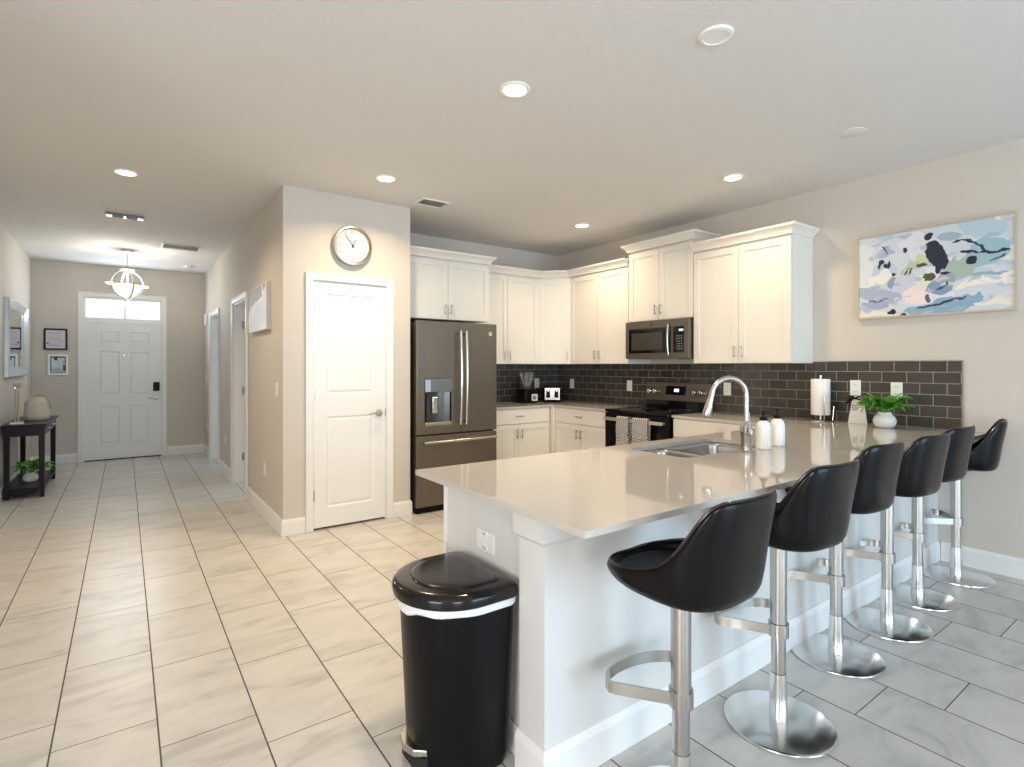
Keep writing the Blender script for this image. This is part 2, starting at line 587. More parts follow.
# baseboards (profile: 'out' to the right of travel)
BBP = [(0.0005, 0.001), (0.014, 0.001), (0.014, 0.105), (0.010, 0.118), (0.006, 0.128), (0.0005, 0.130)]
def baseboard(side, path):
    return struct(MB().sweep(path, BBP).build('baseboard_' + side, M_trim))
baseboard('hall', [(XH, 5.925), (XH, YP), (1.172, YP)][::-1][::-1])
baseboard('pantry', [(1.918, YP), (XP, YP), (XP, 4.60)])
baseboard('hall_middle', [(XH, 7.89), (XH, 6.875)])
baseboard('hall_far', [(.517, YF), (XH, YF), (XH, 8.84)])
baseboard('left', [(XHL, 2.0), (XHL, YF), (-.528, YF)])
baseboard('right', [(XR, 1.285), (XR, YB)])

# ------------------------------------------------------------------ doors
def casing(parent, x0, x1, ztop, w=0.06, d=0.016, side=-1, ztoprail=None):
    """U-shaped door casing in the local xz plane, front face at local y = side*d"""
    y0, y1 = (side * d, 0) if side < 0 else (0, d)
    pts = [(x0 - w, 0.001), (x0, 0.001), (x0, ztop), (x1, ztop), (x1, 0.001), (x1 + w, 0.001), (x1 + w, ztop + w), (x0 - w, ztop + w)]
    mb = MB().plate(pts, [], y0 + (-0.0005 if side < 0 else 0.0005), y1 + (-0.0005 if side < 0 else 0.0005), 'y')
    # raised outer bead
    pts2 = [(x0 - w, 0.001), (x0 - w + .014, 0.001), (x0 - w + .014, ztop + w - .014), (x1 + w - .014, ztop + w - .014), (x1 + w - .014, 0.001), (x1 + w, 0.001), (x1 + w, ztop + w), (x0 - w, ztop + w)]
    mb.plate(pts2, [], y0 - .006 if side < 0 else y1, y0 if side < 0 else y1 + .006, 'y')
    return mb.build('casing', M_trim, parent, bev=.003)

def panel_door(parent, x0, x1, z0, z1, y0, y1, panels, material=M_door, name='door_leaf'):
    """door leaf slab with raised panels; y0 = front (towards the room)"""
    holes = [rect(*p) for p in panels]
    mb = MB().plate(rect(x0, x1, z0, z1), holes, y0, y1, 'y')
    for (a, b, c, d) in panels:
        # sloped recess and raised field
        v = [(a, y0, c), (b, y0, c), (b, y0, d), (a, y0, d)]
        i1 = 0.014
        v += [(a + i1, y0 + .009, c + i1), (b - i1, y0 + .009, c + i1), (b - i1, y0 + .009, d - i1), (a + i1, y0 + .009, d - i1)]
        i2 = 0.034
        v += [(a + i2, y0 + .002, c + i2), (b - i2, y0 + .002, c + i2), (b - i2, y0 + .002, d - i2), (a + i2, y0 + .002, d - i2)]
        f = []
        for L in (0, 4):
            for k in range(4):
                f.append((L + k, L + (k + 1) % 4, L + 4 + (k + 1) % 4, L + 4 + k))
        f.append((8, 9, 10, 11))
        mb._add(v, f)
        w = [(a, y1, c), (b, y1, c), (b, y1, d), (a, y1, d)]
        mb._add(w, [(0, 1, 2, 3)])
    return mb.build(name, material, parent)

def lever(parent, x, z, y, dirx, name='door_handle', m=M_nickel):
    mb = MB()
    mb.lathe([(0, -.014), (.026, -.012), (.030, -.004), (.031, 0)], 24, (x, y, z), 'y')
    mb.lathe([(.010, -.048), (.010, -.01)], 12, (x, y, z), 'y')
    mb.tube([(x - dirx * .004, y - .045, z), (x + dirx * .04, y - .047, z + .002), (x + dirx * .075, y - .046, z + .004), (x + dirx * .105, y - .044, z - .004)],
            [.010, .009, .0075, .006], 10)
    return mb.build(name, m, parent, smooth=True)

def hinge(parent, x, z, y):
    return MB().box(x - .007, x + .007, y - .006, y, z - .045, z + .045, .002).build('hinge', M_nickel, parent)

# front door
d1 = thing('door_1', '', ''); del d1['label']; del d1['category']
struct(d1, 'white six-panel front door with transom at the end of the hall')
d1.location = (0, YF, 0)
panel_door(d1, -.452, .441, .012, 1.945, .02, .06,
           [(-.29, -.055, 1.66, 1.82), (.055, .29, 1.66, 1.82), (-.29, -.055, .92, 1.54), (.055, .29, .92, 1.54), (-.29, -.055, .22, .76), (.055, .29, .22, .76)])
casing(d1, -.468, .457, 2.31, w=.055)
mb = MB()
mb.box(-.468, -.454, 0.0, .12, 0, 2.31).box(.443, .457, 0, .12, 0, 2.31).box(-.454, .443, 0, .12, 2.295, 2.31).box(-.454, .443, .0, .12, 1.950, 2.005)
mb.build('door_frame', M_trim, d1)
MB().box(-.454, .443, .0, .1, 0.0, .010).build('threshold', M_dark, d1)
lever(d1, .385, .86, .02, -1)
MB().box(.345, .425, -.012, .02, .965, 1.095, .010).build('keypad_deadbolt', M_black, d1)
MB().lathe([(0, -.006), (.010, -.006), (.012, 0)], 16, (0, .02, 1.485), 'y').build('peephole', M_chrome, d1, smooth=True)
MB().box(-.10, .045, .014, .0195, 1.55, 1.63).build('paper_notice', M_paper, d1)
w1 = MB().box(-.454, .443, .055, .061, 2.005, 2.295).build('window_1', M_pane, None, loc=(0, YF, 0))
struct(w1)
mbm = MB().box(-.004, .016, .045, .072, 2.005, 2.295)
mbm.box(-.454, -.440, .045, .072, 2.005, 2.295).box(.429, .443, .045, .072, 2.005, 2.295).box(-.44, .429, .045, .072, 2.005, 2.017).box(-.44, .429, .045, .072, 2.283, 2.295)
mbm.build('window_frame', M_trim, w1)

# pantry door
d2 = bpy.data.objects.new('door_2', None); col.objects.link(d2); d2.location = (0, YP, 0)
struct(d2, 'white two-panel pantry door under the wall clock')
mb = MB().box(1.232, 1.2385, 0, .1, 0, 2.03).box(1.8515, 1.858, 0, .1, 0, 2.03).box(1.2385, 1.8515, 0, .1, 2.0235, 2.03)
mb.build('door_frame', M_trim, d2)
panel_door(d2, 1.2405, 1.8495, .018, 2.0205, .004, .040, [(1.345, 1.745, 1.10, 1.925), (1.345, 1.745, .175, .92)])
casing(d2, 1.232, 1.858, 2.03, w=.058)
lever(d2, 1.792, .925, .004, -1)
for z in (.28, 1.10, 1.83): hinge(d2, 1.2395, z, .003)
MB().box(1.846, 1.854, -.001, .004, .89, .96).build('strike_plate', M_nickel, d2)
MB().box(1.236, 1.854, .045, .06, 0.0, .016).build('threshold', M_dark, d2)

# two hall doors standing open into side rooms
def hall_door(idx, y0, y1, label):
    d = bpy.data.objects.new('door_%d' % idx, None); col.objects.link(d)
    d.location = (XH, y1, 0); d.rotation_euler = (0, 0, -PI / 2)      # local +x runs towards -y, local -y faces the hall
    struct(d, label)
    w = y1 - y0
    MB().box(0, .012, .0, .11, 0, 2.03).box(w - .012, w, .0, .11, 0, 2.03).box(.012, w - .012, .0, .11, 2.018, 2.03).build('door_frame', M_trim, d)
    casing(d, 0.0, w, 2.03, w=.058)
    # open leaf: perpendicular to the wall at the far jamb
    L = w - .03
    lf = MB().plate(rect(0, L, .012, 2.015), [rect(.12, L - .12, 1.1, 1.9), rect(.12, L - .12, .2, .92)], 0, .035, 'y')
    lf.box(.12, L - .12, .008, .027, 1.1, 1.9).box(.12, L - .12, .008, .027, .2, .92)
    leaf = lf.build('door_leaf', M_door, d)
    leaf.location = (.048, .112, 0); leaf.rotation_euler = (0, 0, PI / 2)
    for z in (.30, 1.05, 1.80):
        MB().box(.012, .018, .085, .112, z - .045, z + .045).build('hinge', M_nickel, d)
    return d
hall_door(3, 5.985, 6.815, 'near white hall door opened into a side room')
hall_door(4, 7.95, 8.78, 'far white hall door opened into a side room')

# windows of the rooms behind (their glass and frames)
def simple_window(name, x0, x1, z0, z1, loc, rotz, mull=1):
    o = struct(MB().box(x0, x1, .045, .05, z0, z1).build(name, M_pane, None, loc=loc, rotz=rotz))
    mb = MB()
    t = .05
    mb.box(x0, x0 + t, .02, .08, z0, z1).box(x1 - t, x1, .02, .08, z0, z1).box(x0 + t, x1 - t, .02, .08, z1 - t, z1).box(x0 + t, x1 - t, .02, .08, z0, z0 + t)
    for i in range(mull):
        c = x0 + (x1 - x0) * (i + 1) / (mull + 1)
        mb.box(c - .03, c + .03, .02, .08, z0 + t, z1 - t)
    mb.build('window_frame', M_trim, o)
    return o
simple_window('window_2', 1.45, 4.35, 0.0, 2.3, (0, YB - .1, 0), 0)
simple_window('window_3', -2.25, -.55, .65, 2.15, (0, YB - .1, 0), 0)
simple_window('window_4', -.1, 2.1, .65, 2.15, (XL, 0, 0), -PI / 2 + PI * 0, 1)
bpy.data.objects['window_4'].location = (XL - .1, 0, 0)
bpy.data.objects['window_5'] if False else None
simple_window('window_5', 2.35, 3.65, .85, 2.15, (0, YF + .01, 0), 0)
simple_window('window_6', -6.95, -5.65, .85, 2.15, (XR, 0, 0), -PI / 2)

# ------------------------------------------------------------------ backsplash
MSr = subway_material('dark_subway_tile_right', 1, 1.172)
MSk = subway_material('dark_subway_tile_far', 0, 4.55)
bs = thing('backsplash', 'dark grey subway-tile backsplash with pale grout behind range and bar', 'backsplash', (0, 0, 0))
MB().prism([(1.172, .901), (YK - .001, .901), (YK - .001, 1.3535), (2.130, 1.3535), (2.130, 1.3655), (1.172, 1.3655)], XR - .010, XR - .001, 'x').build('tile_field', MSr, bs)
MB().box(2.99, XR - .0105, YK - .010, YK - .001, .901, 1.3535).build('tile_field', MSk, bs)
MB().box(XR - .012, XR - .001, 1.166, 1.1715, .901, 1.3695).box(XR - .012, XR - .001, 1.1716, 2.12, 1.366, 1.3695).build('edge_trim', M_steel, bs)

# ------------------------------------------------------------------ cabinetry
def shaker(mb, x0, x1, z0, z1, yf, t=.019, st=.055):
    """shaker panel front in local coords, front face at y=yf"""
    mb.plate(rect(x0, x1, z0, z1), [rect(x0 + st, x1 - st, z0 + st, z1 - st)], yf, yf + t, 'y')
    mb.box(x0 + st - .001, x1 - st + .001, yf + .009, yf + t - .002, z0 + st - .001, z1 - st + .001)

def pull(parent, x, z, yf, vertical=True, L=.10):
    mb = MB()
    h = L / 2
    if vertical:
        mb.tube([(x, yf - .028, z - h), (x, yf - .028, z + h)], .0055, 8)
        for s in (-1, 1): mb.tube([(x, yf - .028, z + s * h * .7), (x, yf, z + s * h * .7)], .005, 8)
    else:
        mb.tube([(x - h, yf - .028, z), (x + h, yf - .028, z)], .0055, 8)
        for s in (-1, 1): mb.tube([(x + s * h * .7, yf - .028, z), (x + s * h * .7, yf, z)], .005, 8)
    return mb.build('handle', M_nickel, parent, smooth=True)

CROWN = [(0.0, 0.0), (0.010, 0.0), (0.012, 0.012), (0.022, 0.030), (0.040, 0.048), (0.055, 0.058), (0.058, 0.075), (0.0, 0.075)]
def crown(parent, path, z):
    mb = MB().sweep(path, [(o, z + h) for o, h in CROWN])
    return mb.build('crown_moulding', M_cab, parent)

def upper_cabinet(label, loc, rotz, w, depth, z0, z1, doors=2, crown_ends=(False, False), group='white upper cabinets', st=.055):
    t = thing('upper_cabinet', label, 'cabinet', loc, rotz, group)
    MB().box(0, w, 0, depth, z0, z1 + .0).build('body', M_cab, t)
    g = .0025
    dw = w / doors
    for i in range(doors):
        mb = MB()
        a, b = i * dw + (g if i else g * 2), (i + 1) * dw - g
        shaker(mb, a, b, z0 + .004, z1 - .03, -.0205)
        dr = mb.build('cabinet_door', M_cab, t)
        hx = (b - .03) if i == 0 else (a + .03)
        pull(dr, hx, z0 + .10, -.0205)
    # crown: travel so that 'out' is to the right = towards local -y => travel +x... right of +x is -y
    p = [(0, -.0205), (w, -.0205)]
    if crown_ends[0]: p = [(0, depth)] + p
    if crown_ends[1]: p = p + [(w, depth)]
    crown(t, p, z1 - .012)
    return t

R90 = -PI / 2
UX = 4.22           # body face of the right-wall uppers
Dp = XR - UX - .002
# right wall, seen left to right: local x runs towards -Y
upper_cabinet('white upper cabinet at the right end, beside the abstract painting', (UX, 3.020, 0), R90, .885, Dp, 1.355, 2.375, crown_ends=(False, True))
upper_cabinet('taller white upper cabinet directly above the microwave', (UX - .0, 3.797, 0), R90, .774, Dp, 1.778, 2.50, crown_ends=(True, True))
upper_cabinet('white upper cabinet on the right wall just left of the microwave', (UX, 4.688, 0), R90, .888, Dp, 1.355, 2.375)
# diagonal corner cabinet
c = thing('upper_cabinet', 'narrow single-door white corner cabinet set diagonally above the toaster', 'cabinet', (0, 0, 0), 0, 'white upper cabinets')
FY = YK - Dp - .002
MB().prism([(3.942, FY), (UX, 4.692), (XR - .002, 4.692), (XR - .002, YK - .002), (3.942, YK - .002)], 1.355, 2.375).build('body', M_cab, c)
Ld = math.hypot(UX - 3.942, FY - 4.692)
dd = thing('x', '', ''); bpy.data.objects.remove(dd)
mb = MB(); shaker(mb, .008, Ld - .008, 1.359, 2.345, -.0205)
ang = math.atan2(4.692 - FY, UX - 3.942)
mb.xform(Matrix.Translation((3.942, FY, 0)) @ Matrix.Rotation(ang, 4, 'Z'))
cd = mb.build('cabinet_door', M_cab, c)
mb = MB()
mb.tube([(Ld - .04, -.0485, 1.40), (Ld - .04, -.0485, 1.50)], .0055, 8)
for z in (1.415, 1.485): mb.tube([(Ld - .04, -.0485, z), (Ld - .04, -.0205, z)], .005, 8)
mb.xform(Matrix.Translation((3.942, FY, 0)) @ Matrix.Rotation(ang, 4, 'Z'))
mb.build('handle', M_nickel, cd, smooth=True)
nx, ny = -math.sin(-ang) * 0, 0
ox, oy = math.sin(ang) * .0205, -math.cos(ang) * .0205
crown(c, [(3.9405, FY - .0205), (3.951, FY - .0205), (UX - .0205, 4.701), (UX - .0205, 4.6905)], 2.363)
# far wall
upper_cabinet('white upper cabinet on the far wall between fridge and corner', (3.056, FY, 0), 0, .882, Dp, 1.355, 2.375)
upper_cabinet('short deep white cabinet above the refrigerator', (2.090, 4.67, 0), 0, .962, YK - 4.67 - .002, 1.785, 2.385, crown_ends=(False, True))

def base_cabinet(label, loc, rotz, w, depth, layout='drawer', top=.8785):
    t = thing('base_cabinet', label, 'cabinet', loc, rotz, 'white base cabinets')
    MB().box(0, w, 0, depth, .10, top).build('body', M_cab, t)
    MB().box(0.0, w, .06, depth, 0.0, .0995).build('toe_kick', M_cab, t)
    zt = top - .008
    if layout == 'drawer':
        mb = MB(); mb.box(.004, w - .004, -.0195, -.0005, top - .165, zt, .003)
        dr = mb.build('drawer', M_cab, t)
        pull(dr, w / 2, top - .085, -.0195, False)
        zt = top - .171
    for i in range(2):
        mb = MB()
        a, b = (.004, w / 2 - .0015) if i == 0 else (w / 2 + .0015, w - .004)
        shaker(mb, a, b, .106, zt, -.0195)
        dr = mb.build('cabinet_door', M_cab, t)
        pull(dr, (b - .03) if i == 0 else (a + .03), zt - .10, -.0195)
    return t
BX = 3.925; BD = XR - BX - .012
base_cabinet('white base cabinet beside the refrigerator with drawer and two doors', (3.005, 4.675, 0), 0, .860, YK - 4.675 - .012)
base_cabinet('white base cabinet just left of the range with drawer and two doors', (BX, 4.610, 0), R90, .805, BD)
base_cabinet('white base cabinet between the range and the sink peninsula', (BX, 3.018, 0), R90, .960, BD, layout='drawer')
t = thing('corner_cabinet', 'white filler post cabinet in the inside corner under the toaster', 'cabinet')
MB().box(3.8785, XR - .012, 4.613, YK - .012, .0, .8785).build('body', M_cab, t)
# peninsula cabinet run (its doors look at the kitchen side)
t = thing('peninsula_cabinet', 'white cabinet run under the sink in the peninsula, end panel by the trash can', 'cabinet', (3.90, 1.985, 0), PI)
Lp = 3.90 - 1.10
outer = rect(0, Lp, 0.0, 1.985 - 1.442)
MB().plate(outer, [rect(1.00, 1.80, .02, .445)], .10, .8785).build('body', M_cab, t)
MB().box(0, Lp - .0, .05, .5, 0.0, .0995).build('toe_kick', M_cab, t)
MB().box(Lp + .0005, Lp + .004, -.002, 1.985 - 1.442, .0, .8785).build('end_panel', M_knee, t)
MB().box(Lp - .03, Lp + .012, -.022, -.0025, .0, .8785, .002).build('face_frame', M_trim, t)
MB().box(Lp + .0045, Lp + .017, .0, 1.985 - 1.442, .0, .10, .003).build('toe_board', M_trim, t)
nd = 4
for i in range(nd):
    a, b = i * Lp / nd + .003, (i + 1) * Lp / nd - .003 - (.03 if i == nd - 1 else 0)
    mb = MB(); shaker(mb, a, b, .106, .86, -.0195)
    dr = mb.build('cabinet_door', M_cab, t)
    pull(dr, (b - .03) if i % 2 == 0 else (a + .03), .76, -.0195)

# knee wall of the bar
struct(MB().box(1.062, XR - .001, 1.305, 1.436, 0, .8785).build('wall_knee', M_knee), 'painted knee wall carrying the bar top')
struct(MB().sweep([(1.062, 1.438), (1.062, 1.305), (XR - .001, 1.305)], [(.0005, .768), (.012, .772), (.024, .785), (.024, .8780), (.0005, .8780)]).build('trim_1', M_knee), 'flat band under the bar top')
KB = [(o * 1.25, z * 1.05) for o, z in BBP]
struct(MB().sweep([(1.062, 1.438), (1.062, 1.305), (XR - .016, 1.305)], KB).build('baseboard_bar', M_trim))

# worktops
SX0, SX1, SY0, SY1 = 2.130, 2.870, 1.570, 1.940
ZT, ZB = .900, .880
wt = MB().plate([(.973, 1.030), (XR - .0015, 1.030), (XR - .0015, 3.026), (3.900, 3.026), (3.900, 2.050), (.980, 2.050)],
                [rrect(SX0, SX1, SY0, SY1, .05)], ZB, ZT).build('bar_countertop', M_quartz)
tag(wt, 'long glossy greige quartz bar top with the sink, running to the right wall', 'countertop')
wt2 = MB().plate([(3.000, YK - .0015), (3.000, 4.645), (3.900, 4.645), (3.900, 3.802), (XR - .0015, 3.802), (XR - .0015, YK - .0015)],
                 [], ZB, ZT).build('corner_countertop', M_quartz)
tag(wt2, 'L-shaped greige quartz worktop in the far corner under toaster and blender', 'countertop')

# sink: double bowl
sk = thing('kitchen_sink', 'double-bowl stainless steel sink set in the bar top', 'sink', (0, 0, 0))
def bowl(x0, x1, y0, y1, zt, zb, name, parent):
    mb = MB()
    rings = []
    for (ins, z, r) in ((-.0, zt, .05), (.004, zt - .02, .05), (.012, zb + .04, .055), (.03, zb + .008, .05), (.06, zb, .04)):
        pts = rrect(x0 + ins, x1 - ins, y0 + ins, y1 - ins, r, 6)
        rings.append([mb.bm.verts.new((p[0], p[1], z)) for p in pts])
    for A, B in zip(rings, rings[1:]):
        n = len(A)
        for k in range(n):
            mb.bm.faces.new((A[k], A[(k + 1) % n], B[(k + 1) % n], B[k]))
    mb.bm.faces.new(rings[-1])
    o = mb.build(name, M_sinks, parent, smooth=True, angle=50)
    s = o.modifiers.new('solid', 'SOLIDIFY'); s.thickness = .0015; s.offset = 1
    return o
b1 = bowl(SX0 + .010, 2.400, SY0 + .010, SY1 - .010, ZB - .002, .69, 'sink_bowl', sk)
b2 = bowl(2.428, SX1 - .010, SY0 + .010, SY1 - .010, ZB - .002, .69, 'sink_bowl', sk)
for bb_, cx in ((b1, 2.287), (b2, 2.64)):
    MB().lathe([(0, .004), (.02, .003), (.036, .005), (.042, .002)], 24, (cx, 1.74, .690)).build('drain', M_chrome, bb_, smooth=True)
MB().plate(rrect(SX0 + .001, SX1 - .001, SY0 + .001, SY1 - .001, .05), [rrect(SX0 + .010, 2.400, SY0 + .010, SY1 - .010, .05, 6), rrect(2.428, SX1 - .010, SY0 + .010, SY1 - .010, .05, 6)],
           ZB - .004, ZB - .0005).build('sink_rim', M_sinks, sk)

# faucet
fc = thing('kitchen_faucet', 'brushed gooseneck pull-down faucet behind the sink', 'faucet', (2.535, 1.512, ZT))
MB().lathe([(0, 0), (.030, 0), (.031, .006), (.026, .012), (.0255, .085), (.029, .092), (.030, .118), (.025, .135), (.016, .150), (.0145, .16)], 28).build('body', M_steel, fc, smooth=True)
pth = [(0, 0, .15), (0, 0, .26), (0, 0, .28)]
fd = Vector((-.80, .60, 0)).normalized()
R = .085
for i in range(1, 15):
    a = PI * i / 15 * 1.02
    q = fd * (R - R * math.cos(a))
    pth.append((q.x, q.y, .285 + R * math.sin(a)))
MB().tube(pth, .0125, 14).build('spout', M_steel, fc, smooth=True, angle=60)
e = Vector(pth[-1]); dv = (e - Vector(pth[-2])).normalized()
MB().tube([e, e + dv * .03, e + dv * .075, e + dv * .115, e + dv * .122], [.0135, .015, .020, .023, .021], 18).build('spray_head', M_steel, fc, smooth=True)
mb = MB()
side = Vector((-.62, -.6, 0)).normalized()
mb.tube([(0, 0, .105), tuple(side * .045 + Vector((0, 0, .105)))], [.022, .018], 14)
mb.tube([tuple(side * .040 + Vector((0, 0, .105))), tuple(side * .060 + Vector((0, 0, .085))), tuple(side * .065 + Vector((-.002, 0, .10))), tuple(side * .02 + Vector((-.0, -.01, .20)))],
        [.006, .006, .006, .004], 8)
mb.build('lever_handle', M_steel, fc, smooth=True)

# ------------------------------------------------------------------ refrigerator
FX0, FX1 = 2.116, 2.976
FYf = 4.40
fr = thing('refrigerator', 'slate french-door refrigerator with water dispenser and bottom freezer', 'refrigerator', (FX0, FYf, 0))
FW = FX1 - FX0
MB().box(.004, FW - .004, .055, .83, .035, 1.725, .005).build('body', mat('fridge_side_black', (0.02, 0.02, 0.02), .5), fr)
MB().box(.01, FW - .01, .03, .06, .0, .052).build('base_grille', M_black, fr)
split = 2.571 - FX0
d0, d1_, u0, u1 = .060, .135, .99, .99
# left door with dispenser hole
dx0, dx1, dz0, dz1 = .080, .355, .790, 1.215
ld = MB().plate(rect(.0, split - .003, .712, 1.742), [rect(dx0, dx1, dz0, dz1)], 0, .052, 'y').build('fridge_door', M_slate, fr, bev=.004)
rd = MB().box(split + .003, FW, 0, .052, .712, 1.742).build('fridge_door', M_slate, fr, bev=.004)
fz = MB().box(0, FW, 0, .052, .060, .698).build('freezer_drawer', M_slate, fr, bev=.004)
dsp = MB().box(dx0 + .001, dx1 - .001, -.006, .05, 1.095, dz1 - .001, .003).build('water_dispenser', mat('dispenser_steel', (.28, .29, .30), .25, .9), ld)
mb = MB()
# curved recess
n = 12
pts = [(dx0 + .018, .003)] + [(dx0 + .018 + (dx1 - dx0 - .036) * i / n, .006 + .040 * math.sin(PI * i / n)) for i in range(n + 1)] + [(dx1 - .018, .003)]
rg = [[mb.bm.verts.new((x, y, z)) for x, y in pts] for z in (dz0 + .03, 1.094)]
for k in range(len(pts) - 1): mb.bm.faces.new((rg[0][k], rg[0][k + 1], rg[1][k + 1], rg[1][k]))
mb.build('recess', mat('dispenser_recess', (.10, .11, .12), .25, .6), dsp, smooth=True)
MB().box(dx0 + .001, dx0 + .017, .0, .05, dz0, 1.094).build('side_cheek', M_black, dsp)
MB().box(dx1 - .017, dx1 - .001, 0, .05, dz0, 1.094).build('side_cheek', M_black, dsp)
MB().box(dx0 + .001, dx1 - .001, -.004, .05, dz0 + .001, dz0 + .029, .002).build('drip_tray', M_steel, dsp)
MB().box(dx0 + .085, dx0 + .135, .012, .022, .90, 1.05, .004).build('paddle', M_chrome, dsp)
MB().box(dx0 + .002, dx0 + .055, -.0075, -.0062, 1.10, 1.205).build('touch_panel', mat('bluish_panel', (.35, .45, .58), .2), dsp)
def bowhandle(p0, p1, out, r, parent, bow=.02, n=12):
    a, b = Vector(p0), Vector(p1)
    o = Vector(out)
    pts = []
    for i in range(n + 1):
        k = i / n
        pts.append(tuple(a.lerp(b, k) + o * (1 + bow / o.length * math.sin(PI * k))))
    mb = MB().tube(pts, r, 12)
    for q in (.03, .97):
        c_ = a.lerp(b, q)
        mb.tube([tuple(c_), tuple(c_ + o * 1.0)], r * .9, 10)
    return mb.build('handle', M_steel, parent, smooth=True)
bowhandle((split - .030, 0, .79), (split - .030, 0, 1.66), (0, -.05, 0), .0155, ld)
bowhandle((split + .030, 0, .79), (split + .030, 0, 1.66), (0, -.05, 0), .0155, rd)
bowhandle((.05, 0, .645), (FW - .03, 0, .645), (0, -.045, 0), .0145, fz, bow=.012)
mb = MB().lathe([(0, -.003), (.019, -.003), (.021, 0)], 24, (FW - .075, 0, 1.645), 'y')
mb.build('badge', M_chrome, rd, smooth=True)
MB().tube([(FW - .083, -.004, 1.640), (FW - .078, -.004, 1.650), (FW - .073, -.004, 1.643), (FW - .068, -.004, 1.651)], .0015, 6).build('monogram', M_dark, rd)

# ------------------------------------------------------------------ range
RY0, RY1 = 3.032, 3.796
rgW = RY1 - RY0
rg_ = thing('kitchen_range', 'freestanding electric range with slate backguard and black glass top', 'stove', (3.862, RY1, 0), R90)
RD = XR - 3.862 - .012          # depth
MB().box(.002, rgW - .002, .035, RD - .0, .0, .885).build('body', M_black, rg_)
MB().box(.0, rgW, .0, RD - .065, .8855, .912, .004).build('cooktop', M_blackgloss, rg_)
MB().box(.0, rgW, RD - .064, RD, .8855, .99, .002).build('back_riser', M_blackgloss, rg_)
# backguard: slanted slate panel
mb = MB().prism([(RD - .085, .985), (RD - .002, .985), (RD - .002, 1.165), (RD - .060, 1.165)], .0, rgW, 'x', bev=.003)
bk = mb.build('backguard', M_slate, rg_)
MB().prism([(RD - .0810, 1.045), (RD - .078, 1.045), (RD - .0672, 1.132), (RD - .0700, 1.132)], .265, .50, 'x').build('control_display', M_blackgloss, bk)
MB().prism([(RD - .0800, 1.075), (RD - .078, 1.075), (RD - .0735, 1.105), (RD - .0755, 1.105)], .365, .42, 'x').build('clock_digits', M_display, bk)
for x in (.065, .135, .60, .675):
    mb = MB().lathe([(0, -.032), (.022, -.032), (.027, -.026), (.029, 0)], 20, (0, 0, 0), 'y')
    mb.box(-.004, .004, -.036, -.03, -.02, .02, .001)
    mb.xform(Matrix.Translation((x, RD - .076, 1.078)) @ Matrix.Rotation(.138, 4, 'X'))
    mb.build('knob', M_chrome, bk, smooth=True)
od = MB().box(.004, rgW - .004, -.004, .033, .22, .8785, .004).build('oven_door', M_black, rg_)
MB().box(.07, rgW - .07, -.0065, -.0042, .34, .74).build('oven_window', M_blackgloss, od)
mb = MB().box(.03, rgW - .03, -.062, -.040, .808, .838, .006)
mb.box(.035, .065, -.042, -.003, .812, .834).box(rgW - .065, rgW - .035, -.042, -.003, .812, .834)
mb.build('handle', mat('bright_steel', (.75, .71, .64), .3, .9), od)
MB().box(.004, rgW - .004, -.002, .033, .05, .21, .004).build('storage_drawer', M_slate, rg_)
for (x, y, r) in ((.2, .16, .10), (.56, .16, .085), (.2, .42, .075), (.56, .42, .10)):
    MB().lathe([(r, .9121), (r, .9125), (r - .003, .9125), (r - .003, .9121)], 36, (x, y, 0), ring=True).build('burner_ring', M_grey, rg_)

# dish towels over the oven handle
def towel(x0, x1, label, front=.34, back=.25):
    t = thing('dish_towel', label, 'towel', (3.862, RY1, 0), R90, 'checked towels on the oven handle')
    mb = MB()
    prof = []
    for i in range(13): prof.append((-.070 - .004 * math.sin(i * .9), .845 - .008 - front * (1 - i / 12)))
    for i in range(1, 8):
        a = PI * i / 8
        prof.append((-.051 - .019 * math.cos(a), .842 + .012 * math.sin(a)))
    for i in range(10): prof.append((-.033 + .002 * math.sin(i), .838 - back * i / 9))
    n = 14
    rows = []
    for (y, z) in prof:
        row = []
        for k in range(n + 1):
            x = x0 + (x1 - x0) * k / n
            wob = .004 * math.sin(k * 1.1 + z * 8) * (1 if z < .80 and y < -.05 else .0)
            row.append(mb.bm.verts.new((x, y + wob, z)))
        rows.append(row)
    for A, B in zip(rows, rows[1:]):
        for k in range(n): mb.bm.faces.new((A[k], A[k + 1], B[k + 1], B[k]))
    o = mb.build('cloth', M_towel, t, smooth=True, angle=80)
    s = o.modifiers.new('solid', 'SOLIDIFY'); s.thickness = .004; s.offset = 1
    return t
towel(.215, .365, 'black and white checked dish towel on the oven handle, left one')
towel(.410, .590, 'black and white checked dish towel on the oven handle, right one')

# ------------------------------------------------------------------ microwave
MX = 4.150
mw = thing('microwave_oven', 'slate over-the-range microwave with black glass door', 'microwave', (MX, 3.790, 1.402), R90)
mW, mH = .758, .372
MB().box(.002, mW - .002, .028, XR - MX - .012, .0, mH, .003).build('body', M_slate, mw)
md = MB().plate(rect(.0, .585, .004, mH - .002), [rect(.035, .560, .055, mH - .075)], -.0, .026, 'y').build('microwave_door', M_slate, mw, bev=.003)
MB().box(.0352, .5598, .006, .02, .0552, mH - .0752).build('door_glass', M_blackgloss, md)
MB().box(.075, .46, .0045, .0058, .085, mH - .115).build('window_mesh', mat('window_mesh', (.05, .045, .035), .25), md)
cp = MB().box(.5875, mW, .0, .026, .004, mH - .002, .003).build('control_panel', M_slate, mw)
MB().box(.592, mW - .052, -.003, -.0003, .055, mH - .075).build('keypad', M_blackgloss, cp)
MB().box(.655, .70, -.0045, -.0032, mH - .118, mH - .100).build('clock_digits', M_display, cp)
mb = MB()
for r_ in range(6):
    for k in range(3): mb.box(.625 + k * .025, .638 + k * .025, -.0042, -.0031, .085 + r_ * .024, .094 + r_ * .024)
mb.build('keypad_buttons', M_grey, cp)
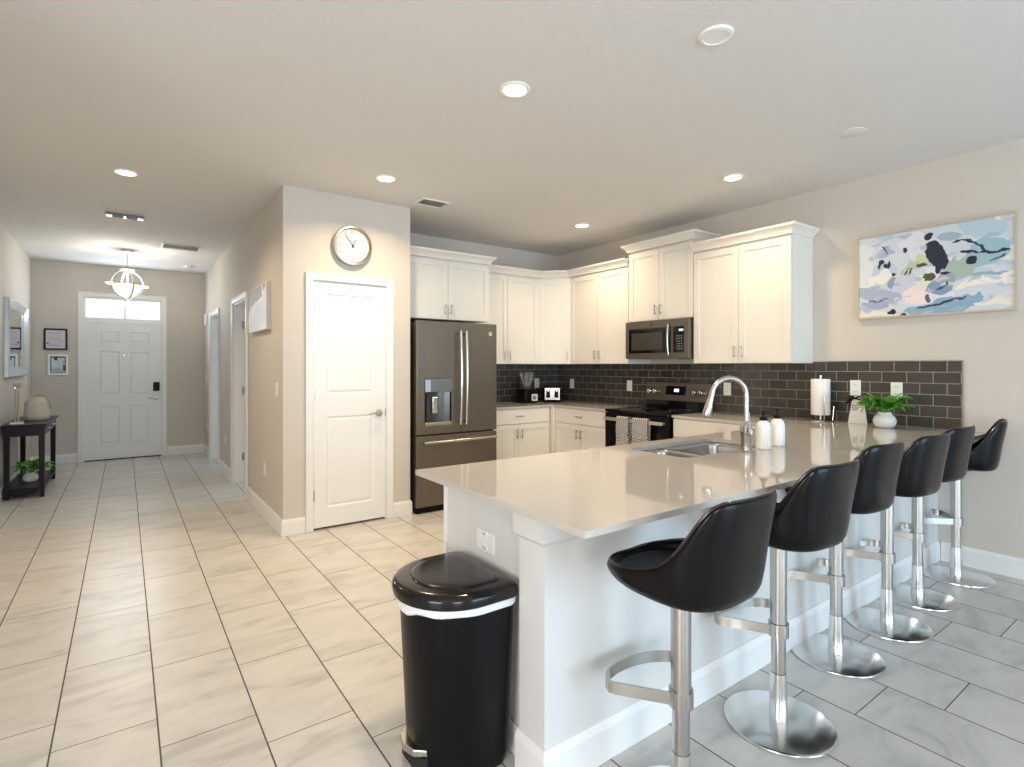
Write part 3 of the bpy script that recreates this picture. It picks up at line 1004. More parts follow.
bowhandle((.552, 0, .035), (.552, 0, mH - .05), (0, -.030, 0), .010, md, bow=.012)
MB().lathe([(0, -.003), (.011, -.003), (.012, 0)], 18, (.33, 0, mH - .038), 'y').build('badge', M_dark, md, smooth=True)
MB().box(.25, .5, .12, .20, -.003, -.0005).build('cooktop_lamp_lens', M_white, mw)

# ------------------------------------------------------------------ small things on the worktops
# blender
bl = thing('blender', 'black blender with a flared clear jar, in the far corner', 'blender', (3.84, 5.05, ZT))
bl.scale = (1.28, 1.28, 1.12)
mb = MB().box(-.075, .075, -.075, .075, .0, .13, .018, 3); mb.build('base', M_black, bl, smooth=True)
MB().box(.0, .062, -.080, -.0755, .025, .095, .008).build('control_panel', M_white, bl)
MB().lathe([(0, -.006), (.020, -.006), (.022, 0)], 20, (.030, -.0805, .058), 'y').build('dial', M_grey, bl, smooth=True)
jar = MB().lathe([(.040, .0), (.048, .03), (.066, .12), (.078, .185), (.075, .186), (.063, .12), (.045, .032), (.0, .02)], 24, (0, 0, .135)).build('jar', M_bulbglass, bl, smooth=True)
MB().lathe([(0, 0), (.05, .0), (.052, .004), (.050, .012), (.04, .016), (0, .018)], 24, (0, 0, .131 - .0)).build('jar_collar', M_black, bl, smooth=True)
mb = MB()
for k in range(6):
    a = k * PI / 3
    mb.tube([(0, 0, .16), (.03 * math.cos(a), .03 * math.sin(a), .20), (.055 * math.cos(a), .055 * math.sin(a), .27), (.058 * math.cos(a), .058 * math.sin(a), .305)], .003, 6)
mb.build('whisk_wires', M_chrome, bl, smooth=True)
# toaster
ts = thing('toaster', 'black toaster with chrome faces standing in the worktop corner', 'toaster', (4.20, 5.03, ZT), -.62)
ts.scale = (1.3, 1.3, 1.05)
MB().box(-.085, .085, -.125, .125, .012, .185, .03, 4).build('shell', M_black, ts, smooth=True)
MB().box(-.070, .070, -.132, -.1255, .03, .165, .003).build('end_plate', mat('toaster_steel', (.42, .40, .37), .2, 1.0), ts)
for x in (-.035, .035):
    MB().box(x - .012, x + .012, -.10, .10, .1852, .188).build('slot', M_dark, ts)
mb = MB().box(-.055, -.020, -.1345, -.1322, .055, .140, .001).box(.020, .055, -.1345, -.1322, .055, .140, .001)
mb.build('lever_track', M_black, ts)
MB().box(-.046, -.028, -.150, -.1346, .125, .137, .003).box(.028, .046, -.150, -.1346, .125, .137, .003).build('lever', M_chrome, ts)
mb = MB()
for sx in (-1, 1):
    for sy in (-1, 1): mb.lathe([(.01, 0), (.01, .012)], 10, (sx * .06, sy * .10, 0))
mb.build('feet', M_black, ts)

# soap bottles
def soap(loc, label, rot, first=[None]):
    if first[0] is None:
        t = thing('soap_dispenser', label, 'soap dispenser', loc, rot, 'white pump bottles by the faucet')
        MB().lathe([(0, 0), (.034, 0), (.0375, .004), (.038, .012), (.038, .108), (.036, .122), (.028, .137), (.018, .146), (.016, .150), (0, .150)], 32).build('bottle', M_white, t, smooth=True, angle=50)
        MB().lathe([(.018, .148), (.019, .150), (.019, .166), (.010, .168), (.006, .172), (.006, .192), (0, .192)], 24).build('pump_collar', M_black, t, smooth=True)
        MB().box(-.011, .011, -.009, .009, .190, .204, .004).box(-.040, -.005, -.005, .005, .194, .202, .002).build('pump_head', M_black, t)
        first[0] = t
        return t
    c_ = copy_tree(first[0]); c_.location = loc; c_.rotation_euler = (0, 0, rot); c_['label'] = label
    return c_
soap((2.705, 1.518, ZT), 'white soap bottle with black pump, nearer the faucet', .5)
soap((2.868, 1.532, ZT), 'white soap bottle with black pump, farther from the faucet', .9)

# paper towel holder
pt = thing('paper_towel_holder', 'steel paper towel holder standing against the backsplash', 'paper towel holder', (4.415, 2.015, ZT))
MB().lathe([(0, 0), (.078, 0), (.08, .004), (.078, .010), (.02, .014), (.0, .014)], 32).build('base', M_steel, pt, smooth=True)
MB().lathe([(.009, .012), (.009, .345), (.013, .348), (.013, .358), (0, .362)], 14).build('rod', M_steel, pt, smooth=True)
MB().tube([(-.055, -.05, .01), (-.06, -.055, .03), (-.06, -.055, .20)], .004, 8).tube([(.045, -.068, .01), (.048, -.072, .05), (.052, -.076, .12)], .004, 8).build('tension_arm', M_steel, pt, smooth=True)
MB().lathe([(.013, .052), (.066, .052), (.067, .054), (.067, .328), (.066, .33), (.013, .33)], 36).build('paper_roll', M_paper, pt, smooth=True, angle=40)  # the roll of paper towels around the rod
pt2 = None

# tag-shaped sign
sg = thing('tabletop_sign', 'small white tag-shaped sign with black lettering and bow', 'sign', (4.470, 1.775, ZT), -1.13)
MB().prism([(-.062, 0), (.062, 0), (.040, .175), (.020, .205), (-.016, .205), (-.034, .175)], -.012, .012, 'y', bev=.003).build('board', mat('white_board', (.80, .77, .72), .6), sg)
mb = MB()
# lettering: a rounded 'c'-like loop and a hooked 'r'
mb.tube([(-.005, -.0135, .135), (-.028, -.0135, .137), (-.032, -.0135, .120), (-.028, -.0135, .104), (-.004, -.0135, .104), (-.004, -.0135, .120), (-.018, -.0135, .120)], .0025, 6)
mb.tube([(.010, -.0135, .130), (.022, -.0135, .133), (.034, -.0135, .122), (.032, -.0135, .108), (.022, -.0135, .096), (.028, -.0135, .085)], .0025, 6)
mb.build('lettering', M_dark, sg)
mb = MB()
for s in (-1, 1):
    mb.tube([(-.02, -.016, .19), (-.02 + s * .03, -.02, .205), (-.02 + s * .055, -.02, .195), (-.02 + s * .03, -.02, .182), (-.02, -.016, .188)], .006, 6)
mb.tube([(-.035, -.016, .185), (-.06, -.018, .165), (-.075, -.018, .15)], .010, 6)
mb.build('bow', M_black, sg, smooth=True)

# potted plants
def leaf_mb(mb, base, az, length, width, lift, droop, tilt=0.0):
    N = 7
    d = Vector((math.cos(az), math.sin(az), 0)); s = Vector((-math.sin(az), math.cos(az), 0))
    rows = []
    for i in range(N + 1):
        k = i / N
        p = Vector(base) + d * length * k * math.cos(lift * (1 - k * .3)) + Vector((0, 0, 1)) * (length * (math.sin(lift) * k - droop * k * k))
        w = width * math.sin(PI * (0.12 + 0.88 * k) ** 0.8) * (1 if k < 1 else 0.02)
        w = max(w, .001)
        rows.append([mb.bm.verts.new(p - s * w + Vector((0, 0, w * .35 + tilt * w))), mb.bm.verts.new(p), mb.bm.verts.new(p + s * w + Vector((0, 0, w * .35 - tilt * w)))])
    for A, B in zip(rows, rows[1:]):
        for k in range(2): mb.bm.faces.new((A[k], A[k + 1], B[k + 1], B[k]))

def potted_plant(label, loc, s, pot_prof, nl, spread, rnd, lw=.024):
    t = thing('potted_plant', label, 'plant', loc)
    MB().lathe([(r * s, h * s) for r, h in pot_prof], 32).build('pot', M_ceramic, t, smooth=True, angle=60)
    top = pot_prof[-3][1] * s
    MB().lathe([(0, top - .014), (pot_prof[-2][0] * s * .95, top - .012), (pot_prof[-2][0] * s * .95, top - .02), (0, top - .02)], 20).build('soil', M_soil, t)
    r = random.Random(rnd)
    for mname in (0, 1):
        mb = MB()
        for i in range(nl):
            az = r.uniform(0, 2 * PI)
            lf = r.uniform(.35, 1.40)
            ln = spread * r.uniform(.65, 1.05) * (1.0 if lf < .9 else .75)
            b0 = (.012 * math.cos(az), .012 * math.sin(az), top - .01)
            st = (b0[0] + math.cos(az) * ln * .25, b0[1] + math.sin(az) * ln * .25, b0[2] + ln * .35 * math.sin(lf) + .015)
            mb.tube([b0, st], .0016, 5)
            leaf_mb(mb, st, az + r.uniform(-.3, .3), ln * .8, lw * r.uniform(.75, 1.15), lf, r.uniform(.2, .75), r.uniform(-.5, .5))
        mb.build('foliage', (M_leaf, M_leaf2)[mname], t, smooth=True, angle=80)
    return t
POT = [(0, 0), (.040, 0), (.058, .008), (.069, .034), (.070, .056), (.060, .080), (.046, .092), (.041, .100), (.047, .109), (.043, .110), (.038, .102), (.034, .085)]
potted_plant('leafy green plant in a white bulbous pot on the bar top', (4.325, 1.545, ZT), 1.0, POT, 30, .19, 3, lw=.042)
# ------------------------------------------------------------------ outlets and switches
def wall_plate(label, loc, rotz, kind='outlet', h=.118, w=.074, cat='outlet', group='white wall plates'):
    t = thing('light_switch' if kind == 'switch' else 'outlet', label, cat, loc, rotz, group)
    MB().box(-w / 2, w / 2, -.006, -.0005, -h / 2, h / 2, .002).build('cover_plate', M_white, t)
    if kind == 'switch':
        MB().box(-.016, .016, -.009, -.0062, -.033, .033, .001).build('rocker', M_white, t)
    else:
        for z in (-.026, .026):
            so = MB().lathe([(0, -.0085), (.0145, -.0085), (.016, -.0062)], 16, (0, 0, z), 'y').build('socket', M_white, t)
            MB().box(-.0075, -.0055, -.0095, -.0086, z - .004, z + .007).box(.0055, .0075, -.0095, -.0086, z - .004, z + .007).build('slots', M_dark, so)
    return t
wx = XR - .0105
wall_plate('white outlet on the backsplash above the tag-shaped sign', (wx, 1.815, 1.165), R90)
wall_plate('white outlet on the backsplash behind the potted plant', (wx, 1.545, 1.155), R90)
wall_plate('white outlet on the backsplash seen through the faucet arch', (wx, 2.895, 1.120), R90)
wall_plate('white outlet on the backsplash just left of the range backguard', (wx, 4.085, 1.115), R90)
wall_plate('white outlet on the right backsplash beside the toaster', (wx, 5.030, 1.115), R90)
wall_plate('white outlet on the far backsplash between blender and toaster', (4.18, YK - .0105, 1.120), 0)
wall_plate('white outlet on the peninsula end above the trash can', (1.096, 1.690, .679), R90, h=.076, w=.120)
wall_plate('white rocker switch on the hall wall near the pantry corner', (XH, 4.66, 1.14), R90, 'switch', cat='switch')
wall_plate('white outlet low on the hall wall near the pantry corner', (XH, 5.13, .43), R90)
wall_plate('white outlet low on the hall wall between the two hall doors', (XH, 7.42, .43), R90)
wall_plate('white switch on the hall wall next to the front door', (XH, 9.25, 1.15), R90, 'switch', cat='switch')
wall_plate('white outlet low on the hall wall next to the front door', (XH, 9.15, .43), R90)
t = thing('door_chime', 'small white chime box high on the hall wall near the front door', 'chime', (XH, 9.2, 2.02), R90)
MB().box(-.06, .06, -.035, -.0005, -.08, .08, .006).build('cover', M_white, t)
wall_plate('white switch on the left wall beside the mirror', (XHL, 8.98, 1.16), PI / 2, 'switch', cat='switch')

# ------------------------------------------------------------------ wall clock
ck = thing('wall_clock', 'round silver wall clock with roman numerals above the pantry door', 'clock', (1.548, YP, 2.335))
CR = .165
MB().lathe([(0, -.001), (CR - .006, -.001), (CR, -.008), (CR, -.040), (CR - .006, -.050), (CR - .018, -.052), (CR - .026, -.044), (CR - .028, -.030), (0, -.030)], 56, (0, 0, 0), 'y').build('case', M_nickel, ck, smooth=True)
face = MB().lathe([(0, -.033), (CR - .0285, -.033), (CR - .0285, -.0305)], 56, (0, 0, 0), 'y').build('dial', mat('clock_dial', (.80, .77, .70), .5), ck)
ROM = ['XII', 'I', 'II', 'III', 'IIII', 'V', 'VI', 'VII', 'VIII', 'IX', 'X', 'XI']
mb = MB()
for i, s in enumerate(ROM):
    a = -2 * PI * i / 12
    m = Matrix.Rotation(0, 4, 'Z')
    wd = {'I': .0085, 'V': .016, 'X': .016}
    tot = sum(wd[ch] for ch in s)
    x = -tot / 2
    sub = MB()
    for ch in s:
        cxx = x + wd[ch] / 2
        def stroke(xa, za, xb, zb, t_):
            d = Vector((xb - xa, 0, zb - za)); nn = Vector((-d.z, 0, d.x)).normalized() * t_ / 2
            sub._add([(xa + nn.x, -.0345, za + nn.z), (xb + nn.x, -.0345, zb + nn.z), (xb - nn.x, -.0345, zb - nn.z), (xa - nn.x, -.0345, za - nn.z)], [(0, 1, 2, 3)])
        if ch == 'I': stroke(cxx, -.016, cxx, .016, .0030)
        if ch == 'V': stroke(cxx - .006, .016, cxx, -.016, .0034); stroke(cxx + .006, .016, cxx, -.016, .0022)
        if ch == 'X': stroke(cxx - .006, .016, cxx + .005, -.016, .0034); stroke(cxx + .006, .016, cxx - .005, -.016, .0022)
        x += wd[ch]
    R0 = CR - .052
    T = Matrix.Translation((R0 * math.sin(-a), 0, R0 * math.cos(a))) @ Matrix.Rotation(-a, 4, 'Y')
    sub.xform(T)
    me = bpy.data.meshes.new('tmp'); sub.bm.to_mesh(me); sub.bm.free(); mb.bm.from_mesh(me); bpy.data.meshes.remove(me)
mb.build('numerals', mat('numeral_grey', (.10, .09, .08), .6), face)
def hand(name, ang_deg, L, w):
    a = math.radians(ang_deg)
    mb = MB().prism([(-w, -.02), (w, -.02), (w * .5, L), (-w * .5, L)], -.0375, -.0362, 'y')
    mb.xform(Matrix.Rotation(a, 4, 'Y'))
    return mb.build(name, M_dark, ck)
hand('hour_hand', 25, .062, .0050)
hand('minute_hand', -37, .105, .0040)
MB().lathe([(0, -.040), (.006, -.040), (.006, -.036)], 12, (0, 0, 0), 'y').build('hub', M_dark, ck)

# ------------------------------------------------------------------ pictures
def paint(W, H, fn):
    img = np.zeros((H, W, 3))
    yy, xx = np.mgrid[0:H, 0:W]
    return fn(xx / (W - 1), yy / (H - 1))

def smooth_noise(X, Y, seed, fx, fy):
    r = np.random.RandomState(seed)
    g = r.rand(int(fy) + 3, int(fx) + 3)
    x = X * fx; y = Y * fy
    xi = np.floor(x).astype(int); yi = np.floor(y).astype(int)
    u = x - xi; v = y - yi
    u = u * u * (3 - 2 * u); v = v * v * (3 - 2 * v)
    return (g[yi, xi] * (1 - u) * (1 - v) + g[yi, xi + 1] * u * (1 - v) + g[yi + 1, xi] * (1 - u) * v + g[yi + 1, xi + 1] * u * v)

def abstract(X, Y, asp):
    """X right 0..1, Y down 0..1, colours in sRGB 0..1"""
    wob = (smooth_noise(X, Y, 1, 14, 8) - .5) * .05
    wob2 = (smooth_noise(X, Y, 2, 12, 9) - .5) * .07
    X = X + (smooth_noise(X, Y, 31, 40, 26) - .5) * .018
    Y = Y + (smooth_noise(X.clip(0, 1), Y, 32, 30, 34) - .5) * .03
    Y = Y.clip(0, 1)
    X = X.clip(0, 1)
    base = np.stack([.80 + 0 * X, .83 + 0 * X, .86 + 0 * X], -1)
    n = smooth_noise(X, Y * 1.0, 3, 5, 7)
    for th, c in ((.62, (.72, .79, .85)), (.76, (.90, .89, .86)), (.28, (.86, .86, .90))):
        m_ = (n > th) if th > .5 else (n < th)
        base[m_] = c
    def blob(cx, cy, rx, ry, c, ang=0.0, a=1.0):
        dx = (X + wob - cx) * asp; dy = (Y + wob2 - cy)
        ca, sa = math.cos(ang), math.sin(ang)
        u = dx * ca + dy * sa; v = -dx * sa + dy * ca
        m_ = (u / (rx * asp)) ** 2 + (v / ry) ** 2 < 1
        base[m_] = base[m_] * (1 - a) + np.array(c) * a
    def stroke(pts, w, c):
        for (x0, y0), (x1, y1) in zip(pts, pts[1:]):
            px, py = (X - x0) * asp, (Y - y0)
            vx, vy = (x1 - x0) * asp, (y1 - y0)
            t_ = np.clip((px * vx + py * vy) / (vx * vx + vy * vy), 0, 1)
            d = np.hypot(px - vx * t_, py - vy * t_)
            base[d < w * (1 - .5 * np.abs(2 * t_ - 1))] = c
    # large soft areas
    blob(.15, .72, .16, .10, (.66, .69, .78), .3); blob(.10, .85, .10, .06, (.62, .66, .77))
    blob(.30, .60, .12, .10, (.78, .79, .85), -.4); blob(.82, .10, .14, .12, (.70, .79, .84), .2)
    blob(.82, .38, .16, .14, (.60, .73, .77), -.3); blob(.70, .50, .10, .12, (.64, .72, .68), .2)
    blob(.60, .92, .26, .09, (.52, .66, .76), -.15); blob(.42, .95, .10, .06, (.55, .68, .78))
    blob(.90, .62, .14, .035, (.55, .68, .74), .1); blob(.83, .68, .20, .05, (.93, .90, .86), -.2)
    blob(.43, .76, .11, .09, (.93, .86, .85), .2); blob(.48, .62, .06, .09, (.86, .87, .80), 0)
    blob(.40, .42, .12, .05, (.74, .76, .66), -.4); blob(.47, .36, .07, .06, (.78, .82, .66), .4)
    blob(.20, .22, .06, .06, (.68, .69, .80), -.7); blob(.05, .35, .05, .25, (.84, .86, .87))
    blob(.56, .70, .07, .10, (.50, .60, .72), .2); blob(.60, .62, .06, .06, (.60, .64, .68), -.3)
    blob(.70, .30, .04, .16, (.80, .82, .86), .3); blob(.62, .12, .06, .05, (.62, .70, .76))
    blob(.24, .62, .022, .07, (.55, .60, .72), 0); blob(.90, .90, .12, .05, (.90, .88, .85), -.1); blob(.10, .97, .25, .04, (.90, .87, .82))
    rr = random.Random(4)
    pal = [(.80, .81, .84), (.70, .74, .80), (.84, .83, .81), (.66, .68, .77), (.62, .72, .77), (.80, .84, .84), (.76, .76, .82)]
    for _ in range(70):
        blob(rr.random(), rr.random(), rr.uniform(.015, .06), rr.uniform(.008, .03), pal[rr.randrange(7)], rr.uniform(-.6, .4), .75)
    # dark masses
    ink = (.13, .14, .24)
    blob(.545, .33, .055, .13, ink, -.3); blob(.575, .45, .035, .10, ink, .1); blob(.53, .20, .035, .05, ink)
    blob(.505, .08, .03, .04, ink, -.3); blob(.77, .43, .032, .05, (.10, .11, .22))
    blob(.50, .55, .035, .06, (.33, .32, .18), -.5); blob(.44, .41, .04, .025, (.30, .27, .18), -.2)
    blob(.61, .55, .02, .02, ink); blob(.235, .50, .014, .03, ink); blob(.24, .93, .03, .03, (.08, .08, .14), -.4)
    blob(.315, .975, .015, .02, ink); blob(.50, .82, .012, .025, (.30, .36, .52))
    blob(.335, .22, .022, .03, ink, .5)
    stroke([(.65, .21), (.70, .19), (.78, .24), (.85, .37)], .016, (.12, .17, .28))
    stroke([(.70, .32), (.80, .36), (.90, .38), (.97, .375)], .022, (.12, .15, .28))
    stroke([(.87, .47), (.94, .42)], .012, (.2, .3, .4))
    stroke([(.17, .13), (.21, .22)], .012, ink); stroke([(.15, .40), (.16, .33), (.19, .32)], .02, ink); stroke([(.19, .36), (.22, .40), (.23, .33)], .018, ink)
    stroke([(.34, .52), (.36, .44), (.39, .45), (.36, .53)], .010, (.25, .26, .33))
    stroke([(.08, .80), (.14, .81), (.22, .79)], .008, ink)
    stroke([(.42, .93), (.55, .90), (.66, .86), (.72, .84)], .014, (.20, .22, .26))
    stroke([(.55, .73), (.60, .69), (.62, .65)], .012, (.20, .30, .48))
    return base

def to_lin(c):
    c = np.clip(c, 0, 1)
    return np.where(c <= .04045, c / 12.92, ((c + .055) / 1.055) ** 2.4)

def image_panel(name, parent, w, h, y, nx, ny, fn, rough=.6):
    """flat print at local y, centred at x, z from 0 to h, coloured per vertex"""
    yy, xx = np.mgrid[0:ny, 0:nx]
    X = xx / (nx - 1); Y = yy / (ny - 1)
    c = to_lin(fn(X, Y))
    me = bpy.data.meshes.new(name)
    verts = [((X[j, i] - .5) * w, y, h * (1 - Y[j, i])) for j in range(ny) for i in range(nx)]
    faces = [(j * nx + i, (j + 1) * nx + i, (j + 1) * nx + i + 1, j * nx + i + 1) for j in range(ny - 1) for i in range(nx - 1)]
    me.from_pydata(verts, [], faces)
    at = me.color_attributes.new('paint', 'FLOAT_COLOR', 'POINT')
    buf = np.ones((ny * nx, 4), np.float32); buf[:, :3] = c.reshape(-1, 3)
    at.data.foreach_set('color', buf.ravel())
    m = bpy.data.materials.new(name + '_paint'); m.use_nodes = True
    p = m.node_tree.nodes['Principled BSDF']; p.inputs['Roughness'].default_value = rough
    a = m.node_tree.nodes.new('ShaderNodeAttribute'); a.attribute_name = 'paint'
    m.node_tree.links.new(a.outputs['Color'], p.inputs['Base Color'])
    me.materials.append(m)
    o = bpy.data.objects.new(name, me); col.objects.link(o); o.parent = parent
    return o

def frame_ring(w, h, t, y0, y1):
    return MB().plate(rect(-w / 2, w / 2, 0, h), [rect(-w / 2 + t, w / 2 - t, t, h - t)], y0, y1, 'y')

# big abstract canvas on the right wall: local x -> -Y
PW, PH = .905, .618
pa = thing('abstract_painting', 'blue and white abstract painting in a thin pale frame on the right wall', 'painting', (XR, (1.798 + .889) / 2, 1.682), R90)
frame_ring(PW, PH, .012, -.040, -.001).build('frame', M_oak, pa)
MB().box(-PW / 2 + .0125, PW / 2 - .0125, -.030, -.001, .0125, PH - .0125).build('canvas', M_white, pa)
ip = image_panel('artwork', pa, PW - .026, PH - .026, -.0305, 300, 205, lambda X, Y: abstract(X, Y, 1.46))
ip.location = (0, 0, .013)

# pale canvas in the hall
hc = thing('hall_canvas', 'pale blue abstract canvas on the hall wall near the pantry corner', 'painting', (XH, 5.28, 1.642), R90)
MB().box(-.40, .40, -.038, -.001, 0, .405, .002).build('canvas', mat('canvas_edge', (.62, .60, .57), .6), hc)
def haze(X, Y):
    n = smooth_noise(X, Y, 11, 4, 4); m_ = smooth_noise(X, Y, 12, 9, 6)
    b = np.stack([.78 + .12 * n, .83 + .1 * n, .93 + .05 * n], -1)
    d = (Y < .30 + .25 * m_ - .4 * X) | ((n > .72) & (Y < .5))
    b[d] = (.60, .62, .66)
    return b
image_panel('artwork', hc, .79, .385, -.0385, 90, 40, haze).location = (0, 0, .01)

# two small frames on the front wall
def framed_note(label, cx, z0, w, h, fm, fn, t, name='picture_frame'):
    f = thing(name, label, 'picture frame', (cx, YF, z0), 0, 'small frames beside the front door')
    frame_ring(w, h, t, -.022, -.001).build('frame', fm, f)
    image_panel('print', f, w - 2 * t + .001, h - 2 * t + .001, -.012, 40, 40, fn).location = (0, 0, t)
    return f
def text_lines(X, Y):
    b = np.stack([.84 + 0 * X, .82 + 0 * X, .86 + 0 * X], -1)
    ln = (np.abs((Y * 9) % 1 - .5) < .16) & (X > .12) & (X < .9 - .35 * smooth_noise(X * 0, Y, 5, 2, 9)) & (Y > .08) & (Y < .9)
    b[ln] = (.66, .63, .68)
    b[(np.hypot(X - .10, Y - .72) < .05)] = (.2, .2, .25)
    return b
def mono_print(X, Y):
    b = np.stack([.80 + 0 * X, .83 + 0 * X, .88 + 0 * X], -1)
    n = smooth_noise(X, Y, 21, 6, 6)
    b[n > .62] = (.66, .70, .77)
    b[(Y < .10) | (X < .07) | (Y > .95) | ((X > .93))] = (.22, .23, .25)
    b[(X > .25) & (X < .45) & (Y < .25)] = (.2, .2, .22)
    b[(X > .82) & (X < .93) & (Y > .5) & (Y < .85)] = (.3, .32, .36)
    return b
framed_note('black-framed print, upper of the two beside the front door', -.756, 1.552, .245, .288, M_black, text_lines, .020)
framed_note('white-framed print, lower of the two beside the front door', -.730, 1.212, .215, .278, M_white, mono_print, .026)

# ------------------------------------------------------------------ mirror and console table in the entry
mr = thing('wall_mirror', 'silver framed wall mirror above the entry console table', 'mirror', (XHL, 8.16, 1.215), PI / 2)
mw_, mh_ = 1.30, .83
mb = MB()
# bevelled frame: outer thick, sloping to the glass
o0 = rect(-mw_ / 2, mw_ / 2, 0, mh_)
def ringpts(i, y): return [(-mw_ / 2 + i, y, i), (mw_ / 2 - i, y, i), (mw_ / 2 - i, y, mh_ - i), (-mw_ / 2 + i, y, mh_ - i)]
rs_ = [ringpts(0, -.001), ringpts(0, -.03), ringpts(.012, -.045), ringpts(.095, -.020), ringpts(.105, -.012)]
vv = [v for r_ in rs_ for v in r_]
ff = []
for L in range(len(rs_) - 1):
    for k in range(4): ff.append((L * 4 + k, L * 4 + (k + 1) % 4, L * 4 + 4 + (k + 1) % 4, L * 4 + 4 + k))
mb._add(vv, ff)
mb.build('frame', M_silverframe, mr)
MB().box(-mw_ / 2 + .1045, mw_ / 2 - .1045, -.014, -.012, .1045, mh_ - .1045).build('mirror_glass', M_mirror, mr)
MB().box(-mw_ / 2 + .002, mw_ / 2 - .002, -.0009, -.0002, .002, mh_ - .002).build('backing', M_black, mr)

tb = thing('console_table', 'dark espresso console table with lower shelf against the left entry wall', 'table', (-.985, 7.24, 0))
TW, TL, TH = .335, 1.14, .745
MB().box(-.0, TW + .005, -.012, TL + .012, TH - .024, TH, .003).build('tabletop', M_espresso, tb)
for (x, y) in ((.01, .01), (TW - .06, .01), (.01, TL - .06), (TW - .06, TL - .06)):
    mb = MB().box(x, x + .05, y, y + .05, 0.0, TH - .0245)
    for v in mb.bm.verts:
        if v.co.z < .1:
            v.co.x = x + .025 + (v.co.x - x - .025) * .8; v.co.y = y + .025 + (v.co.y - y - .025) * .8
    mb.build('leg', M_espresso, tb, bev=.002)
MB().box(.016, .03, .06, TL - .06, TH - .12, TH - .0245).box(.06, TW - .06, .016, .034, TH - .12, TH - .0245).box(.06, TW - .06, TL - .034, TL - .016, TH - .12, TH - .0245).build('apron', M_espresso, tb)
dw = MB().box(TW - .034, TW - .012, .061, TL - .061, TH - .118, TH - .026, .002).build('drawer', M_espresso, tb)
for y in (.35, .8): MB().tube([(TW - .012, y - .03, TH - .07), (TW + .008, y - .03, TH - .07), (TW + .008, y + .03, TH - .07), (TW - .012, y + .03, TH - .07)], .004, 8).build('handle', M_nickel, dw)
MB().box(.012, TW - .012, .012, TL - .012, .085, .105).build('lower_shelf', M_espresso, tb)
MB().box(.061, TW - .061, .016, .030, .045, .0845).build('stretcher', M_espresso, tb)

jg = thing('stoneware_jug', 'cream ribbed lidded jug with a rope handle on the console table', 'jug', (-.775, 7.80, TH), .2)
jg.scale = (.86, .86, 1.05)
pr_ = [(0, 0), (.108, 0), (.122, .012), (.128, .05)]
for i in range(8): pr_ += [(.1285 - .002 * i * .6, .06 + i * .016), (.1255 - .002 * i * .6, .068 + i * .016)]
pr_ += [(.112, .20), (.085, .222), (.045, .232), (.032, .236), (.034, .250), (.0, .254)]
MB().lathe(pr_, 40).build('body', M_jug, jg, smooth=True, angle=60)
MB().tube([(-.02, .0, .252), (.03, -.03, .262), (.08, -.07, .235), (.112, -.08, .18), (.118, -.075, .12)], .008, 8).build('rope_handle', M_rope, jg, smooth=True)
cs_ = thing('candle_holder', 'tall slim gold candlestick on a white square base on the console table', 'candlestick', (-.885, 7.36, TH))
MB().box(-.05, .05, -.05, .05, 0, .018, .003).build('base', M_white, cs_)
MB().tube([(-.012, 0, .018), (-.012, 0, .33), (0, 0, .36), (.012, 0, .33), (.012, 0, .018)], .007, 8).build('stem', M_gold, cs_, smooth=True)
MB().lathe([(.0, .355), (.02, .36), (.028, .375), (.03, .42), (.026, .42), (.022, .38), (0, .372)], 20).build('cup', M_bulbglass, cs_, smooth=True)
potted_plant('small leafy plant in a white pot on the console table lower shelf', (-.81, 7.62, .1055), .95, POT, 26, .19, 9, lw=.028)

# ------------------------------------------------------------------ ceiling fixtures
def downlight(x, y, label, power, first=[None], lit=True):
    if first[0] is None:
        t = thing('recessed_light', label, 'ceiling light', (x, y, CEIL), 0, 'lit recessed ceiling lights')
        MB().lathe([(.058, -.0005), (.080, -.0005), (.082, -.004), (.076, -.010), (.062, -.010), (.058, -.006)], 40, ring=True).build('trim_ring', M_canrim, t, smooth=True)
        MB().lathe([(0, -.0135), (.040, -.0125), (.057, -.0075), (.0575, -.001), (0, -.001)], 32).build('lens', M_glow, t, smooth=True)
        first[0] = t
    else:
        t = copy_tree(first[0]); t.location = (x, y, CEIL); t['label'] = label
    l = area('downlight_lamp', (x, y, CEIL - .016), (0, 0, 0), .11, .11, power, WARM, 'DISK', 2.5)
    return t
DL = [(1.624, 2.234, 'lit recessed ceiling light over the bar, nearest and largest', 15),
      (1.602, 3.858, 'lit recessed ceiling light in front of the pantry door', 16),
      (.009, 4.848, 'lit recessed ceiling light over the hall entrance at left', 16),
      (3.708, 2.319, 'lit recessed ceiling light nearest the right wall cabinets', 10),
      (3.736, 3.993, 'lit recessed ceiling light near the far kitchen corner', 11.5)]
for x, y, lb, pw in DL: downlight(x, y, lb, pw)

t = thing('ceiling_speaker', 'round white ceiling speaker near the top of the picture', 'speaker', (2.059, 1.367, CEIL), 0)
t.scale = (.74, .74, 1)
MB().lathe([(0, -.007), (.072, -.008), (.074, -.011), (.092, -.009), (.098, -.0005), (0, -.0005)], 48).build('grille', M_white, t, smooth=True)
MB().lathe([(.074, -.0112), (.076, -.0112), (.076, -.0095), (.074, -.0095)], 48, ring=True).build('seam_ring', M_canrim, t)
t = thing('ceiling_cover_plate', 'blank pale round cover plate on the ceiling near the painting', 'cover plate', (3.587, 1.449, CEIL), 0)
MB().lathe([(0, -.009), (.05, -.008), (.068, -.004), (.07, -.0005), (0, -.0005)], 40).build('cover', M_ceil, t, smooth=True)

